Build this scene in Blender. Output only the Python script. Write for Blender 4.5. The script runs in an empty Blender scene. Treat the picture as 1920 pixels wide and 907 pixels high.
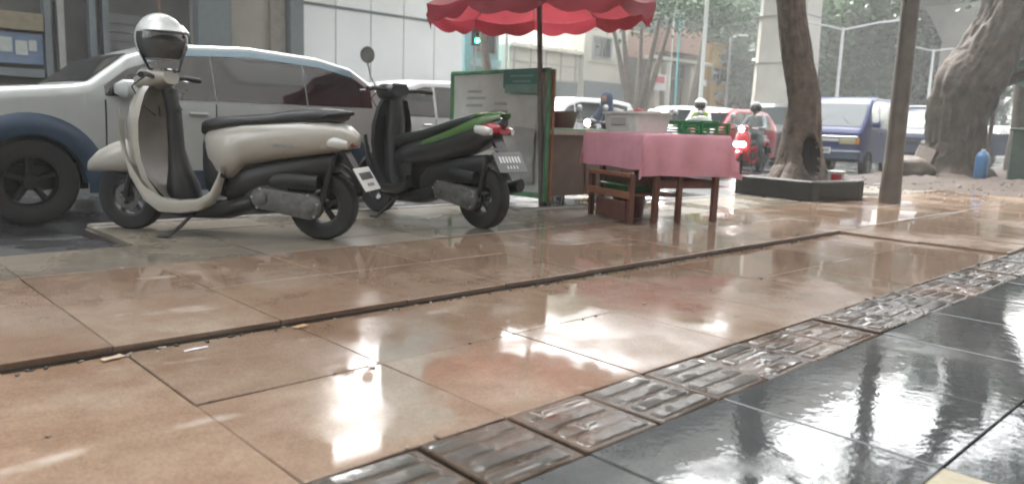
import bpy, bmesh, math, random
import numpy as np
from mathutils import Vector, Matrix, noise
random.seed(7); RNG = np.random.default_rng(11)
PI = math.pi
sc = bpy.context.scene
C = sc.collection

# ------------------------------------------------------------------ camera, sky, sun, exposure
CAM = (0.0, 0.0, 0.775)
R = np.array([[0.72511211, 0.07905537, -0.68407797], [-0.68778631, 0.13232411, -0.71375088], [0.03409416, 0.98804887, 0.15032301]])
cd = bpy.data.cameras.new('camera'); cam = bpy.data.objects.new('camera', cd); C.objects.link(cam)
cam.matrix_world = Matrix([[*R[0], CAM[0]], [*R[1], CAM[1]], [*R[2], CAM[2]], [0, 0, 0, 1]])
cd.sensor_width = 36.0; cd.lens = 36.0 * 1432.1 / 1920.0; cd.clip_end = 2000; cd.clip_start = 0.02
cd.dof.use_dof = True; cd.dof.focus_distance = 4.2; cd.dof.aperture_fstop = 2.4
sc.camera = cam

SUN_EL, SUN_AZ = math.radians(52), math.radians(62)      # azimuth measured from +X towards +Y
wd = bpy.data.worlds.new('World'); sc.world = wd; wd.use_nodes = True
nt = wd.node_tree; nt.nodes.clear()
o_ = nt.nodes.new('ShaderNodeOutputWorld'); bg = nt.nodes.new('ShaderNodeBackground'); sk = nt.nodes.new('ShaderNodeTexSky')
sk.sky_type = 'NISHITA'; sk.sun_disc = False; sk.sun_elevation = SUN_EL; sk.sun_rotation = PI / 2 - SUN_AZ
sk.air_density = 1.6; sk.dust_density = 6.0; sk.ozone_density = 1.0
hs = nt.nodes.new('ShaderNodeHueSaturation'); hs.inputs['Saturation'].default_value = 0.22
nt.links.new(sk.outputs[0], hs.inputs['Color']); nt.links.new(hs.outputs[0], bg.inputs[0]); bg.inputs[1].default_value = 0.15
nt.links.new(bg.outputs[0], o_.inputs[0])
sd = bpy.data.lights.new('sun', 'SUN'); sd.energy = 1.0; sd.angle = math.radians(18); sd.color = (1.0, 0.97, 0.93)
so = bpy.data.objects.new('sun', sd); C.objects.link(so)
sv = Vector((math.cos(SUN_EL) * math.cos(SUN_AZ), math.cos(SUN_EL) * math.sin(SUN_AZ), math.sin(SUN_EL)))
so.rotation_euler = (-sv).to_track_quat('-Z', 'Y').to_euler(); so.location = (0, 0, 30)
sc.view_settings.view_transform = 'Standard'; sc.view_settings.look = 'None'; sc.view_settings.gamma = 1.0
sc.view_settings.use_curve_mapping = False; sc.view_settings.exposure = 3.0
sc.cycles.use_denoising = True; sc.cycles.max_bounces = 6; sc.cycles.volume_bounces = 1; sc.cycles.transparent_max_bounces = 8
sc.cycles.pixel_filter_type = 'BLACKMAN_HARRIS'; sc.cycles.filter_width = 1.9
sc.cycles.sample_clamp_indirect = 6.0; sc.cycles.caustics_reflective = False; sc.cycles.caustics_refractive = False

# ------------------------------------------------------------------ helpers
def P(px, py, Y):                       # a point of the real place on the vertical plane at distance Y across the street
    v = R @ np.array([px - 960.0, -(py - 453.5), -1432.1]); v = v * (Y / v[1]); return (v[0], v[1], v[2] + CAM[2])
def PX(px, py, X):
    v = R @ np.array([px - 960.0, -(py - 453.5), -1432.1]); v = v * (X / v[0]); return (v[0], v[1], v[2] + CAM[2])

MATS = {}
def mat(name, col, rough=0.6, metal=0.0, var=0.18, scale=6.0, bump=0.0, bscale=40.0, coat=0.0, col2=None, emit=None, estr=0.0, trans=0.0, spec=0.5, detail=5.0, rvar=0.0, orand=0.0, dirt=0.0):
    if name in MATS: return MATS[name]
    m = bpy.data.materials.new(name); m.use_nodes = True; t = m.node_tree; b = t.nodes['Principled BSDF']; L = t.links.new
    geo = t.nodes.new('ShaderNodeNewGeometry')
    n = t.nodes.new('ShaderNodeTexNoise'); n.inputs['Scale'].default_value = scale; n.inputs['Detail'].default_value = detail; n.inputs['Roughness'].default_value = 0.6
    L(geo.outputs['Position'], n.inputs['Vector'])
    rp = t.nodes.new('ShaderNodeValToRGB'); rp.color_ramp.elements[0].position = 0.3; rp.color_ramp.elements[1].position = 0.7
    c2 = col2 if col2 else tuple(c * (1 - var) for c in col); c1 = col if col2 else tuple(min(1, c * (1 + var * 0.5)) for c in col)
    rp.color_ramp.elements[0].color = (*c2, 1); rp.color_ramp.elements[1].color = (*c1, 1)
    L(n.outputs['Fac'], rp.inputs['Fac']); last = rp.outputs['Color']
    if orand > 0:
        oi = t.nodes.new('ShaderNodeObjectInfo'); mr = t.nodes.new('ShaderNodeMapRange')
        mr.inputs['To Min'].default_value = 1 - orand; mr.inputs['To Max'].default_value = 1 + orand
        L(oi.outputs['Random'], mr.inputs['Value'])
        mx = t.nodes.new('ShaderNodeMix'); mx.data_type = 'RGBA'; mx.blend_type = 'MULTIPLY'; mx.inputs[0].default_value = 1.0
        L(last, mx.inputs[6]); L(mr.outputs[0], mx.inputs[7]); last = mx.outputs[2]
    if dirt > 0:
        n3 = t.nodes.new('ShaderNodeTexNoise'); n3.inputs['Scale'].default_value = scale * 0.35; n3.inputs['Detail'].default_value = 8
        L(geo.outputs['Position'], n3.inputs['Vector'])
        m3 = t.nodes.new('ShaderNodeMapRange'); m3.inputs['From Min'].default_value = 0.45; m3.inputs['From Max'].default_value = 0.75; m3.inputs['To Max'].default_value = dirt
        L(n3.outputs['Fac'], m3.inputs['Value'])
        mx = t.nodes.new('ShaderNodeMix'); mx.data_type = 'RGBA'; L(m3.outputs[0], mx.inputs[0]); L(last, mx.inputs[6]); mx.inputs[7].default_value = (0.09, 0.08, 0.065, 1); last = mx.outputs[2]
    L(last, b.inputs['Base Color'])
    b.inputs['Roughness'].default_value = rough; b.inputs['Metallic'].default_value = metal; b.inputs['Specular IOR Level'].default_value = spec
    if rvar > 0:
        m2 = t.nodes.new('ShaderNodeMapRange'); m2.inputs['To Min'].default_value = max(0.02, rough - rvar); m2.inputs['To Max'].default_value = rough + rvar
        L(n.outputs['Fac'], m2.inputs['Value']); L(m2.outputs[0], b.inputs['Roughness'])
    b.inputs['Coat Weight'].default_value = coat; b.inputs['Coat Roughness'].default_value = 0.06
    if trans > 0: b.inputs['Transmission Weight'].default_value = trans
    if emit: b.inputs['Emission Color'].default_value = (*emit, 1); b.inputs['Emission Strength'].default_value = estr
    if bump > 0:
        n2 = t.nodes.new('ShaderNodeTexNoise'); n2.inputs['Scale'].default_value = bscale; n2.inputs['Detail'].default_value = 6
        L(geo.outputs['Position'], n2.inputs['Vector'])
        bp = t.nodes.new('ShaderNodeBump'); bp.inputs['Strength'].default_value = bump; bp.inputs['Distance'].default_value = 0.02
        L(n2.outputs['Fac'], bp.inputs['Height']); L(bp.outputs[0], b.inputs['Normal'])
    MATS[name] = m; return m

def wet(name, ca, cb, cc, film=0.5, scale=1.3, rdry=0.32, orand=0.12, bump=0.12, rip=0.0, rwet=0.035, scuff=0.0, ior=1.42):
    """rain-wet stone: stains in the colour, a water film that covers part of it"""
    m = bpy.data.materials.new(name); m.use_nodes = True; t = m.node_tree; b = t.nodes['Principled BSDF']; L = t.links.new
    geo = t.nodes.new('ShaderNodeNewGeometry'); oi = t.nodes.new('ShaderNodeObjectInfo')
    def noi(s, d=6, off=0.0, r=0.6):
        n = t.nodes.new('ShaderNodeTexNoise'); n.inputs['Scale'].default_value = s; n.inputs['Detail'].default_value = d; n.inputs['Roughness'].default_value = r
        va = t.nodes.new('ShaderNodeVectorMath'); va.operation = 'ADD'; va.inputs[1].default_value = (off, off * 2.3, 0)
        L(geo.outputs['Position'], va.inputs[0]); L(va.outputs[0], n.inputs['Vector']); return n.outputs['Fac']
    def ramp(f, p0, p1, a, c):
        r = t.nodes.new('ShaderNodeValToRGB'); e = r.color_ramp.elements; e[0].position = p0; e[1].position = p1; e[0].color = (*a, 1); e[1].color = (*c, 1); L(f, r.inputs['Fac']); return r.outputs['Color']
    def mul(a, bb):
        x = t.nodes.new('ShaderNodeMix'); x.data_type = 'RGBA'; x.blend_type = 'MULTIPLY'; x.inputs[0].default_value = 1; L(a, x.inputs[6]); L(bb, x.inputs[7]); return x.outputs[2]
    base = ramp(noi(0.9, 7, 3.0), 0.34, 0.66, ca, cb)
    mx = t.nodes.new('ShaderNodeMix'); mx.data_type = 'RGBA'
    mk = t.nodes.new('ShaderNodeMapRange'); mk.inputs['From Min'].default_value = 0.5; mk.inputs['From Max'].default_value = 0.72; mk.inputs['To Max'].default_value = 0.8
    L(noi(1.7, 8, 17.0, 0.65), mk.inputs['Value']); L(mk.outputs[0], mx.inputs[0]); L(base, mx.inputs[6]); mx.inputs[7].default_value = (*cc, 1); col = mx.outputs[2]
    col = mul(col, ramp(noi(140, 2, 5.0), 0.3, 0.7, (0.80,) * 3, (1.14,) * 3))           # granite speckle
    col = mul(col, ramp(noi(5.5, 9, 23.0, 0.7), 0.36, 0.62, (0.84, 0.81, 0.78), (1.05,) * 3))    # foot grime
    if scuff > 0:                                                                           # chalky scuffs, bent streaks
        wv = t.nodes.new('ShaderNodeTexWave'); wv.wave_type = 'RINGS'; wv.inputs['Scale'].default_value = 0.55; wv.inputs['Distortion'].default_value = 9.0; wv.inputs['Detail'].default_value = 2.0; wv.inputs['Detail Scale'].default_value = 0.7
        L(geo.outputs['Position'], wv.inputs['Vector'])
        w1 = t.nodes.new('ShaderNodeMapRange'); w1.inputs['From Min'].default_value = 0.955; w1.inputs['From Max'].default_value = 1.0; L(wv.outputs['Fac'], w1.inputs['Value'])
        w2 = t.nodes.new('ShaderNodeMapRange'); w2.inputs['From Min'].default_value = 0.56; w2.inputs['From Max'].default_value = 0.70; w2.inputs['To Max'].default_value = scuff; L(noi(2.6, 4, 77.0), w2.inputs['Value'])
        w3 = t.nodes.new('ShaderNodeMath'); w3.operation = 'MULTIPLY'; L(w1.outputs[0], w3.inputs[0]); L(w2.outputs[0], w3.inputs[1])
        sm = t.nodes.new('ShaderNodeMix'); sm.data_type = 'RGBA'; L(w3.outputs[0], sm.inputs[0]); L(col, sm.inputs[6]); sm.inputs[7].default_value = (0.42, 0.38, 0.33, 1); col = sm.outputs[2]
    mr = t.nodes.new('ShaderNodeMapRange'); mr.inputs['To Min'].default_value = 1 - orand; mr.inputs['To Max'].default_value = 1 + orand; L(oi.outputs['Random'], mr.inputs['Value'])
    col = mul(col, mr.outputs[0]); L(col, b.inputs['Base Color'])
    fm = t.nodes.new('ShaderNodeMapRange'); c = 1 - film; fm.inputs['From Min'].default_value = 0.30 + 0.4 * c - 0.06; fm.inputs['From Max'].default_value = 0.30 + 0.4 * c + 0.06
    fm.inputs['To Min'].default_value = rdry; fm.inputs['To Max'].default_value = rwet; L(noi(scale, 5, 41.0, 0.55), fm.inputs['Value']); L(fm.outputs[0], b.inputs['Roughness'])
    b.inputs['IOR'].default_value = ior
    bs = t.nodes.new('ShaderNodeMapRange'); bs.inputs['From Min'].default_value = rwet; bs.inputs['From Max'].default_value = rdry; bs.inputs['To Min'].default_value = bump * 0.12; bs.inputs['To Max'].default_value = bump
    L(fm.outputs[0], bs.inputs['Value'])
    bp = t.nodes.new('ShaderNodeBump'); bp.inputs['Distance'].default_value = 0.004; L(noi(95, 4, 9.0), bp.inputs['Height']); L(bs.outputs[0], bp.inputs['Strength'])
    nrm = bp.outputs[0]
    if rip > 0:
        b2 = t.nodes.new('ShaderNodeBump'); b2.inputs['Distance'].default_value = 0.01; b2.inputs['Strength'].default_value = rip; L(noi(14, 3, 2.0), b2.inputs['Height']); L(nrm, b2.inputs['Normal']); nrm = b2.outputs[0]
    L(nrm, b.inputs['Normal']); MATS[name] = m; return m

class MB:
    def __init__(s): s.v = []; s.f = []; s.m = []
    def add(s, vs, fs, mi=0):
        o = len(s.v); s.v += [tuple(map(float, p)) for p in vs]; s.f += [tuple(i + o for i in f) for f in fs]; s.m += [mi] * len(fs); return s
    def box(s, c, d, rz=0.0, ch=0.0, mi=0, rot=None):
        hx, hy, hz = d[0] / 2, d[1] / 2, d[2] / 2
        M = rot if rot else Matrix.Rotation(rz, 3, 'Z')
        if ch <= 0:
            vs = [(x, y, z) for x in (-hx, hx) for y in (-hy, hy) for z in (-hz, hz)]
            fs = [(0, 1, 3, 2), (4, 6, 7, 5), (0, 4, 5, 1), (2, 3, 7, 6), (0, 2, 6, 4), (1, 5, 7, 3)]
        else:
            bm = bmesh.new(); bmesh.ops.create_cube(bm, size=1)
            for v in bm.verts: v.co = (v.co.x * 2 * hx, v.co.y * 2 * hy, v.co.z * 2 * hz)
            bmesh.ops.bevel(bm, geom=bm.edges[:], offset=min(ch, hx * .9, hy * .9, hz * .9), segments=1, affect='EDGES')
            bm.verts.index_update(); vs = [tuple(v.co) for v in bm.verts]; fs = [tuple(v.index for v in f.verts) for f in bm.faces]; bm.free()
        c = Vector(c); return s.add([tuple(M @ Vector(v) + c) for v in vs], fs, mi)
    def ring(s, rings, cap=True, mi=0, closed=True):
        n = len(rings[0]); vs = [p for r in rings for p in r]; fs = []
        for i in range(len(rings) - 1):
            for j in range(n if closed else n - 1):
                k = (j + 1) % n; fs.append((i * n + j, i * n + k, (i + 1) * n + k, (i + 1) * n + j))
        if cap and closed: fs.append(tuple(range(n - 1, -1, -1))); fs.append(tuple((len(rings) - 1) * n + j for j in range(n)))
        return s.add(vs, fs, mi)
    def tube(s, pts, r, n=8, mi=0, cap=True):
        pts = [Vector(p) for p in pts]; rs = r if isinstance(r, (list, tuple)) else [r] * len(pts); rings = []; up = Vector((0, 0, 1))
        for i, p in enumerate(pts):
            d = (pts[min(i + 1, len(pts) - 1)] - pts[max(i - 1, 0)]).normalized()
            a = d.cross(up)
            if a.length < 0.05: a = d.cross(Vector((0, 1, 0)))
            a.normalize(); b = d.cross(a); rings.append([tuple(p + (a * math.cos(t) + b * math.sin(t)) * rs[i]) for t in [2 * PI * k / n for k in range(n)]])
        return s.ring(rings, cap, mi)
    def lathe(s, prof, n=20, c=(0, 0, 0), axis='Z', mi=0, a0=0, a1=2 * PI):
        full = abs(a1 - a0 - 2 * PI) < 1e-6; k = n if full else n + 1; rings = []
        for i in range(k):
            a = a0 + (a1 - a0) * i / n; ca, sa = math.cos(a), math.sin(a); ring = []
            for r, h in prof:
                p = (r * ca, r * sa, h) if axis == 'Z' else ((r * ca, h, r * sa) if axis == 'Y' else (h, r * ca, r * sa))
                ring.append((p[0] + c[0], p[1] + c[1], p[2] + c[2]))
            rings.append(ring)
        m = len(prof); vs = [p for r in rings for p in r]; fs = []
        for i in range(k if full else k - 1):
            j = (i + 1) % k
            for q in range(m - 1): fs.append((i * m + q, j * m + q, j * m + q + 1, i * m + q + 1))
        return s.add(vs, fs, mi)
    def loft(s, secs, n=16, p=2.4, axis='X', mi=0):
        """sections (s, yc, zc, hw, hh): superellipse rings standing across the axis"""
        rings = []
        for q in secs:
            x, yc, zc, hw, hh = q; ring = []
            for k in range(n):
                t = 2 * PI * k / n; ct, st = math.cos(t), math.sin(t)
                u = hw * math.copysign(abs(ct) ** (2 / p), ct); w = hh * math.copysign(abs(st) ** (2 / p), st)
                ring.append((x, yc + u, zc + w) if axis == 'X' else (yc + u, zc + w, x))
            rings.append(ring)
        return s.ring(rings, True, mi)
    def grid(s, rows, mi=0):
        n = len(rows[0]); vs = [p for r in rows for p in r]
        return s.add(vs, [(i * n + j, i * n + j + 1, (i + 1) * n + j + 1, (i + 1) * n + j) for i in range(len(rows) - 1) for j in range(n - 1)], mi)
    def prism(s, poly, y0, y1, mi=0):       # XZ outline, extruded along Y
        n = len(poly); vs = [(x, y0, z) for x, z in poly] + [(x, y1, z) for x, z in poly]
        fs = [tuple(range(n - 1, -1, -1)), tuple(range(n, 2 * n))] + [(i, (i + 1) % n, n + (i + 1) % n, n + i) for i in range(n)]
        return s.add(vs, fs, mi)
    def mesh(s, name, mats, smooth=None):
        me = bpy.data.meshes.new(name); me.from_pydata(s.v, [], s.f)
        for m in (mats if isinstance(mats, (list, tuple)) else [mats]): me.materials.append(m)
        if any(s.m): me.polygons.foreach_set('material_index', s.m)
        me.validate(); bm = bmesh.new(); bm.from_mesh(me)
        if len(bm.faces) < 60000: bmesh.ops.recalc_face_normals(bm, faces=bm.faces[:])
        bm.to_mesh(me); bm.free()
        if smooth: me.shade_smooth(); me.set_sharp_from_angle(angle=math.radians(smooth))
        me.update(); return me
    def build(s, name, mats, parent=None, smooth=None):
        o = bpy.data.objects.new(name, s.mesh(name, mats, smooth)); C.objects.link(o)
        if parent: o.parent = parent
        return o
def tag(o, label=None, cat=None, group=None, kind=None):
    if label: o['label'] = label
    if cat: o['category'] = cat
    if group: o['group'] = group
    if kind: o['kind'] = kind
    return o
def empty(name, loc, rz=0.0, label=None, cat=None, group=None):
    o = bpy.data.objects.new(name, None); C.objects.link(o); o.location = loc; o.rotation_euler = (0, 0, rz); o.empty_display_size = 0.1
    return tag(o, label, cat, group)
def inst(me, name, loc, parent=None, rot=(0, 0, 0), scale=(1, 1, 1)):
    o = bpy.data.objects.new(name, me); C.objects.link(o); o.location = loc; o.rotation_euler = rot; o.scale = scale
    if parent: o.parent = parent
    return o
def copy_tree(o, parent=None):
    c = o.copy(); C.objects.link(c); c.parent = parent
    for ch in o.children: copy_tree(ch, c)
    return c
def lerp(a, b, t): return a + (b - a) * t
def interp(tab, x):
    if x <= tab[0][0]: return tab[0][1]
    for (x0, y0), (x1, y1) in zip(tab, tab[1:]):
        if x <= x1: return lerp(y0, y1, (x - x0) / (x1 - x0))
    return tab[-1][1]

# ------------------------------------------------------------------ materials
tile_or = wet('orange_granite', (0.182, 0.118, 0.080), (0.235, 0.172, 0.126), (0.28, 0.235, 0.185), film=0.6, rdry=0.27, scale=0.85, orand=0.09, scuff=0.75, ior=1.36)
tile_be = wet('beige_granite', (0.15, 0.132, 0.102), (0.195, 0.172, 0.135), (0.125, 0.115, 0.098), film=0.35, rdry=0.33, scale=0.7)
tile_dk = wet('dark_granite', (0.05, 0.055, 0.057), (0.075, 0.080, 0.081), (0.10, 0.10, 0.097), film=0.8, rdry=0.2, rip=0.08, scale=2.0, ior=1.62)
tile_bk = wet('black_granite', (0.018, 0.020, 0.022), (0.034, 0.037, 0.038), (0.05, 0.05, 0.048), film=0.75, rdry=0.2, rip=0.08, scale=2.0, ior=1.6)
guide_m = wet('guide_block_stone', (0.07, 0.068, 0.064), (0.115, 0.105, 0.094), (0.17, 0.10, 0.065), film=0.55, rdry=0.2, scale=9, bump=0.5, rip=0.0, orand=0.25)
guide_b = wet('muddy_guide_bed', (0.055, 0.040, 0.029), (0.085, 0.06, 0.042), (0.13, 0.07, 0.042), film=0.4, rdry=0.3, scale=5, bump=0.4, orand=0.2)
guide_y = mat('yellow_guide_block', (0.24, 0.205, 0.125), 0.3, var=0.2, scale=9, bump=0.2)
grout = mat('dark_grout', (0.045, 0.036, 0.029), 0.5, scale=20, bump=0.3)
kerb_m = mat('kerb_concrete', (0.12, 0.11, 0.095), 0.45, var=0.3, scale=8, bump=0.3)
asph = wet('wet_asphalt', (0.026, 0.028, 0.031), (0.05, 0.052, 0.055), (0.07, 0.07, 0.07), film=0.5, rdry=0.38, scale=0.7, bump=0.8, orand=0)
earth = mat('ground_earth', (0.07, 0.06, 0.05), 0.8, scale=0.5)
soil = mat('wet_soil', (0.060, 0.046, 0.038), 0.6, var=0.55, scale=7, bump=0.6, bscale=25, rvar=0.15, spec=0.12)
blackpl = mat('black_plastic', (0.014, 0.015, 0.016), 0.42, var=0.15)
rubber = mat('tyre_rubber', (0.013, 0.013, 0.014), 0.75, var=0.2, bump=0.3, bscale=120)
steel = mat('steel', (0.45, 0.45, 0.45), 0.3, 0.9, var=0.1)
alu = mat('grey_aluminium', (0.32, 0.32, 0.32), 0.4, 0.5, var=0.2, scale=20)
chrome = mat('chrome', (0.75, 0.76, 0.77), 0.12, 1.0, var=0.02)
glass_dk = mat('tinted_glass', (0.018, 0.022, 0.024), 0.06, var=0.05, coat=0.5)
glass_lt = mat('clear_windscreen', (0.07, 0.085, 0.085), 0.05, var=0.05, coat=1.0)
mirror_m = mat('mirror_glass', (0.75, 0.77, 0.78), 0.05, 1.0, var=0.01)
red_lens = mat('red_lens', (0.40, 0.02, 0.035), 0.15, var=0.1, coat=0.6)
amber_lens = mat('amber_lens', (0.6, 0.20, 0.03), 0.15, var=0.1, coat=0.6)
clear_lens = mat('clear_lens', (0.55, 0.55, 0.53), 0.12, var=0.08, coat=0.8)
lamp_on = mat('lit_headlamp', (0.9, 0.85, 0.7), 0.2, emit=(1.0, 0.80, 0.5), estr=9.0)
lamp_on_w = mat('lit_headlamp_white', (0.9, 0.9, 0.9), 0.2, emit=(1.0, 0.93, 0.88), estr=7.0)
plate_m = mat('number_plate', (0.62, 0.62, 0.60), 0.4, var=0.1)
plate_k = mat('number_plate_black', (0.06, 0.06, 0.06), 0.35, var=0.1)
def paint(name, col, rough=0.28, coat=0.7, dirt=0.12): return mat(name, col, rough, 0.0, var=0.05, scale=3, coat=coat, dirt=dirt)
white_car = paint('white_car_paint', (0.74, 0.75, 0.75)); silver_car = paint('silver_car_paint', (0.50, 0.535, 0.535)); red_car = paint('red_car_paint', (0.42, 0.022, 0.03))
blue_van_m = paint('blue_van_paint', (0.02, 0.04, 0.15), 0.5, 0.1); blue_truck_m = paint('dark_blue_truck_paint', (0.02, 0.045, 0.09), 0.5, 0.15); dark_car = paint('dark_car_paint', (0.10, 0.10, 0.10))
blue_clad = mat('dark_blue_cladding', (0.028, 0.06, 0.11), 0.45, var=0.2, dirt=0.2)
sky_blue_trim = paint('pale_blue_roof', (0.30, 0.46, 0.58))
cream = paint('cream_scooter_paint', (0.46, 0.445, 0.395), 0.28, dirt=0.15); taupe = mat('taupe_plastic', (0.17, 0.152, 0.13), 0.45, var=0.12)
green_p = paint('green_scooter_paint', (0.06, 0.15, 0.03)); red_p = paint('red_scooter_paint', (0.55, 0.02, 0.035)); black_p = paint('black_scooter_paint', (0.016, 0.018, 0.02))
seat_m = mat('black_vinyl', (0.026, 0.028, 0.03), 0.42, var=0.15, bump=0.15, bscale=150)
seat_g = mat('dark_green_vinyl', (0.02, 0.03, 0.025), 0.35, var=0.2)
wood_r = mat('red_brown_wood', (0.13, 0.05, 0.035), 0.5, var=0.35, scale=9, bump=0.25); wood_o = mat('orange_brown_wood', (0.25, 0.10, 0.045), 0.5, var=0.3, scale=9, bump=0.2)
cart_brown = mat('brown_cart_board', (0.135, 0.095, 0.075), 0.55, var=0.25, scale=7, dirt=0.3); cart_board = mat('grey_white_sheet_metal', (0.58, 0.61, 0.55), 0.45, var=0.15, scale=4, bump=0.12, bscale=5, dirt=0.4)
cart_green = mat('green_frame_paint', (0.09, 0.27, 0.13), 0.45, var=0.25, scale=12, dirt=0.2); teal_sign = mat('teal_vinyl', (0.05, 0.19, 0.15), 0.5, var=0.15)
lightgreen = mat('pale_green_panel', (0.16, 0.30, 0.25), 0.5, var=0.1)
pink_cloth = mat('pink_cloth', (0.66, 0.31, 0.37), 0.8, var=0.14, scale=5, bump=0.2, bscale=180)
white_pl = mat('white_plastic', (0.66, 0.66, 0.64), 0.4, var=0.12, scale=10); green_pl = mat('green_plastic', (0.02, 0.22, 0.07), 0.35, var=0.15); maroon_pl = mat('maroon_plastic', (0.12, 0.03, 0.035), 0.35, var=0.2)
blue_pl = mat('blue_plastic', (0.035, 0.15, 0.33), 0.35, var=0.1); red_pl = mat('red_plastic', (0.5, 0.03, 0.03), 0.35)
bark_a = mat('grey_brown_bark', (0.165, 0.127, 0.102), 0.75, col2=(0.06, 0.047, 0.038), scale=9, bump=0.9, bscale=22, detail=8)
bark_b = mat('brown_bark', (0.066, 0.045, 0.031), 0.8, col2=(0.022, 0.017, 0.013), scale=4.5, bump=1.0, bscale=14, detail=8)
hollow_m = mat('dark_hollow', (0.02, 0.018, 0.016), 0.9)
conc = mat('pillar_concrete', (0.52, 0.50, 0.45), 0.75, var=0.14, scale=1.2, bump=0.2, dirt=0.15); conc_dk = mat('grey_concrete', (0.26, 0.26, 0.25), 0.8, var=0.15, scale=1.5)
pole_m = mat('brown_grey_pole', (0.12, 0.105, 0.088), 0.5, var=0.3, scale=5, dirt=0.3, bump=0.15); pole_w = mat('white_pole_paint', (0.55, 0.57, 0.55), 0.5, var=0.1)
pole_c = mat('cyan_pole_paint', (0.12, 0.45, 0.47), 0.5, var=0.1); green_pole = mat('dark_green_sheet', (0.035, 0.065, 0.05), 0.5, var=0.2)

def leafmat(name, a, b):
    m = bpy.data.materials.new(name); m.use_nodes = True; t = m.node_tree; bs = t.nodes['Principled BSDF']; L = t.links.new
    geo = t.nodes.new('ShaderNodeNewGeometry'); n = t.nodes.new('ShaderNodeTexNoise'); n.inputs['Scale'].default_value = 0.9; n.inputs['Detail'].default_value = 6
    L(geo.outputs['Position'], n.inputs['Vector']); r = t.nodes.new('ShaderNodeValToRGB'); e = r.color_ramp.elements
    e[0].position = 0.35; e[1].position = 0.68; e[0].color = (*a, 1); e[1].color = (*b, 1); L(n.outputs['Fac'], r.inputs['Fac']); L(r.outputs[0], bs.inputs['Base Color'])
    bs.inputs['Roughness'].default_value = 0.5; tr = t.nodes.new('ShaderNodeBsdfTranslucent'); L(r.outputs[0], tr.inputs['Color'])
    mx = t.nodes.new('ShaderNodeMixShader'); mx.inputs[0].default_value = 0.25; out = [x for x in t.nodes if x.type == 'OUTPUT_MATERIAL'][0]
    L(bs.outputs[0], mx.inputs[1]); L(tr.outputs[0], mx.inputs[2]); L(mx.outputs[0], out.inputs['Surface']); return m
leaf_d = leafmat('dark_green_leaves', (0.02, 0.05, 0.022), (0.042, 0.10, 0.034)); leaf_l = leafmat('light_green_leaves', (0.028, 0.07, 0.028), (0.07, 0.145, 0.045))
def cloth_trans(name, col, f=0.4):
    m = bpy.data.materials.new(name); m.use_nodes = True; t = m.node_tree; bs = t.nodes['Principled BSDF']; L = t.links.new
    geo = t.nodes.new('ShaderNodeNewGeometry'); n = t.nodes.new('ShaderNodeTexNoise'); n.inputs['Scale'].default_value = 3.0; n.inputs['Detail'].default_value = 6; L(geo.outputs['Position'], n.inputs['Vector'])
    r = t.nodes.new('ShaderNodeValToRGB'); e = r.color_ramp.elements; e[0].position = 0.3; e[1].position = 0.7; e[0].color = (*(c * 0.72 for c in col), 1); e[1].color = (*col, 1); L(n.outputs['Fac'], r.inputs['Fac'])
    L(r.outputs[0], bs.inputs['Base Color']); bs.inputs['Roughness'].default_value = 0.6; tr = t.nodes.new('ShaderNodeBsdfTranslucent'); L(r.outputs[0], tr.inputs['Color'])
    mx = t.nodes.new('ShaderNodeMixShader'); mx.inputs[0].default_value = f; out = [x for x in t.nodes if x.type == 'OUTPUT_MATERIAL'][0]
    L(bs.outputs[0], mx.inputs[1]); L(tr.outputs[0], mx.inputs[2]); L(mx.outputs[0], out.inputs['Surface']); return m
umb_red = cloth_trans('red_umbrella_cloth', (0.48, 0.06, 0.09), 0.42); umb_dark = cloth_trans('dark_red_umbrella_cloth', (0.32, 0.03, 0.045), 0.25)
tarp_g = cloth_trans('dark_green_tarp', (0.03, 0.075, 0.06), 0.15)

# ================================================================== THE SETTING
RD = -0.12                                       # road level
o = MB().box((120, 60, RD - 0.25), (600, 500, 0.2)).build('ground', earth); tag(o, kind='structure')
o = MB().grid([[(x, y, RD) for x in (-40, 0, 1.42, 5, 20, 60, 200)] for y in (4.6, 6, 9, 13, 22)]).build('road', asph); tag(o, kind='structure')
# --- pavement: base slab and the tiles laid on it
sw = MB()
sw.box((49, -0.75, -0.135), (110, 6.9, 0.15), mi=0)                   # lower bed, in front of the step
sw.box((49, 3.725, -0.105), (110, 2.05, 0.17), mi=0); sw.box((3.2, 5.24, -0.105), (3.5, 0.98, 0.17)); sw.box((54.95, 4.94, -0.106), (100, 0.38, 0.17))
sidewalk = sw.build('sidewalk', grout); tag(sidewalk, kind='structure')
GAP = 0.004
tile_cache = {}
def tile(name, x0, x1, y0, y1, z, m, tilt=(0, 0), th=0.05, ch=0.003):
    k = (round(x1 - x0, 3), round(y1 - y0, 3), m.name)
    if k not in tile_cache: tile_cache[k] = MB().box((0, 0, -th / 2), (x1 - x0 - GAP, y1 - y0 - GAP, th), ch=ch).mesh(name, m)
    return inst(tile_cache[k], name, ((x0 + x1) / 2, (y0 + y1) / 2, z), sidewalk, (tilt[0], tilt[1], random.uniform(-.002, .002)))
def jit(s=0.0025): return (random.gauss(0, s), random.gauss(0, s))
LO = -0.032
XK = lambda k: 0.79 + 0.623 * k
for k in range(-2, 20):                                                # lower level: two orange rows
    for (y0, y1) in ((1.475, 2.09), (2.09, 2.70)):
        lift = 0.0; tl = jit()
        if k >= 9: lift = 0.026 - 0.004; 
        if k in (9, 10) and y0 > 2: lift = 0.020; tl = (0.025, 0.0)
        tile('orange_tile', XK(k), XK(k + 1), y0, y1, LO + lift + random.gauss(0, .0012), tile_or, tl)
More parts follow.
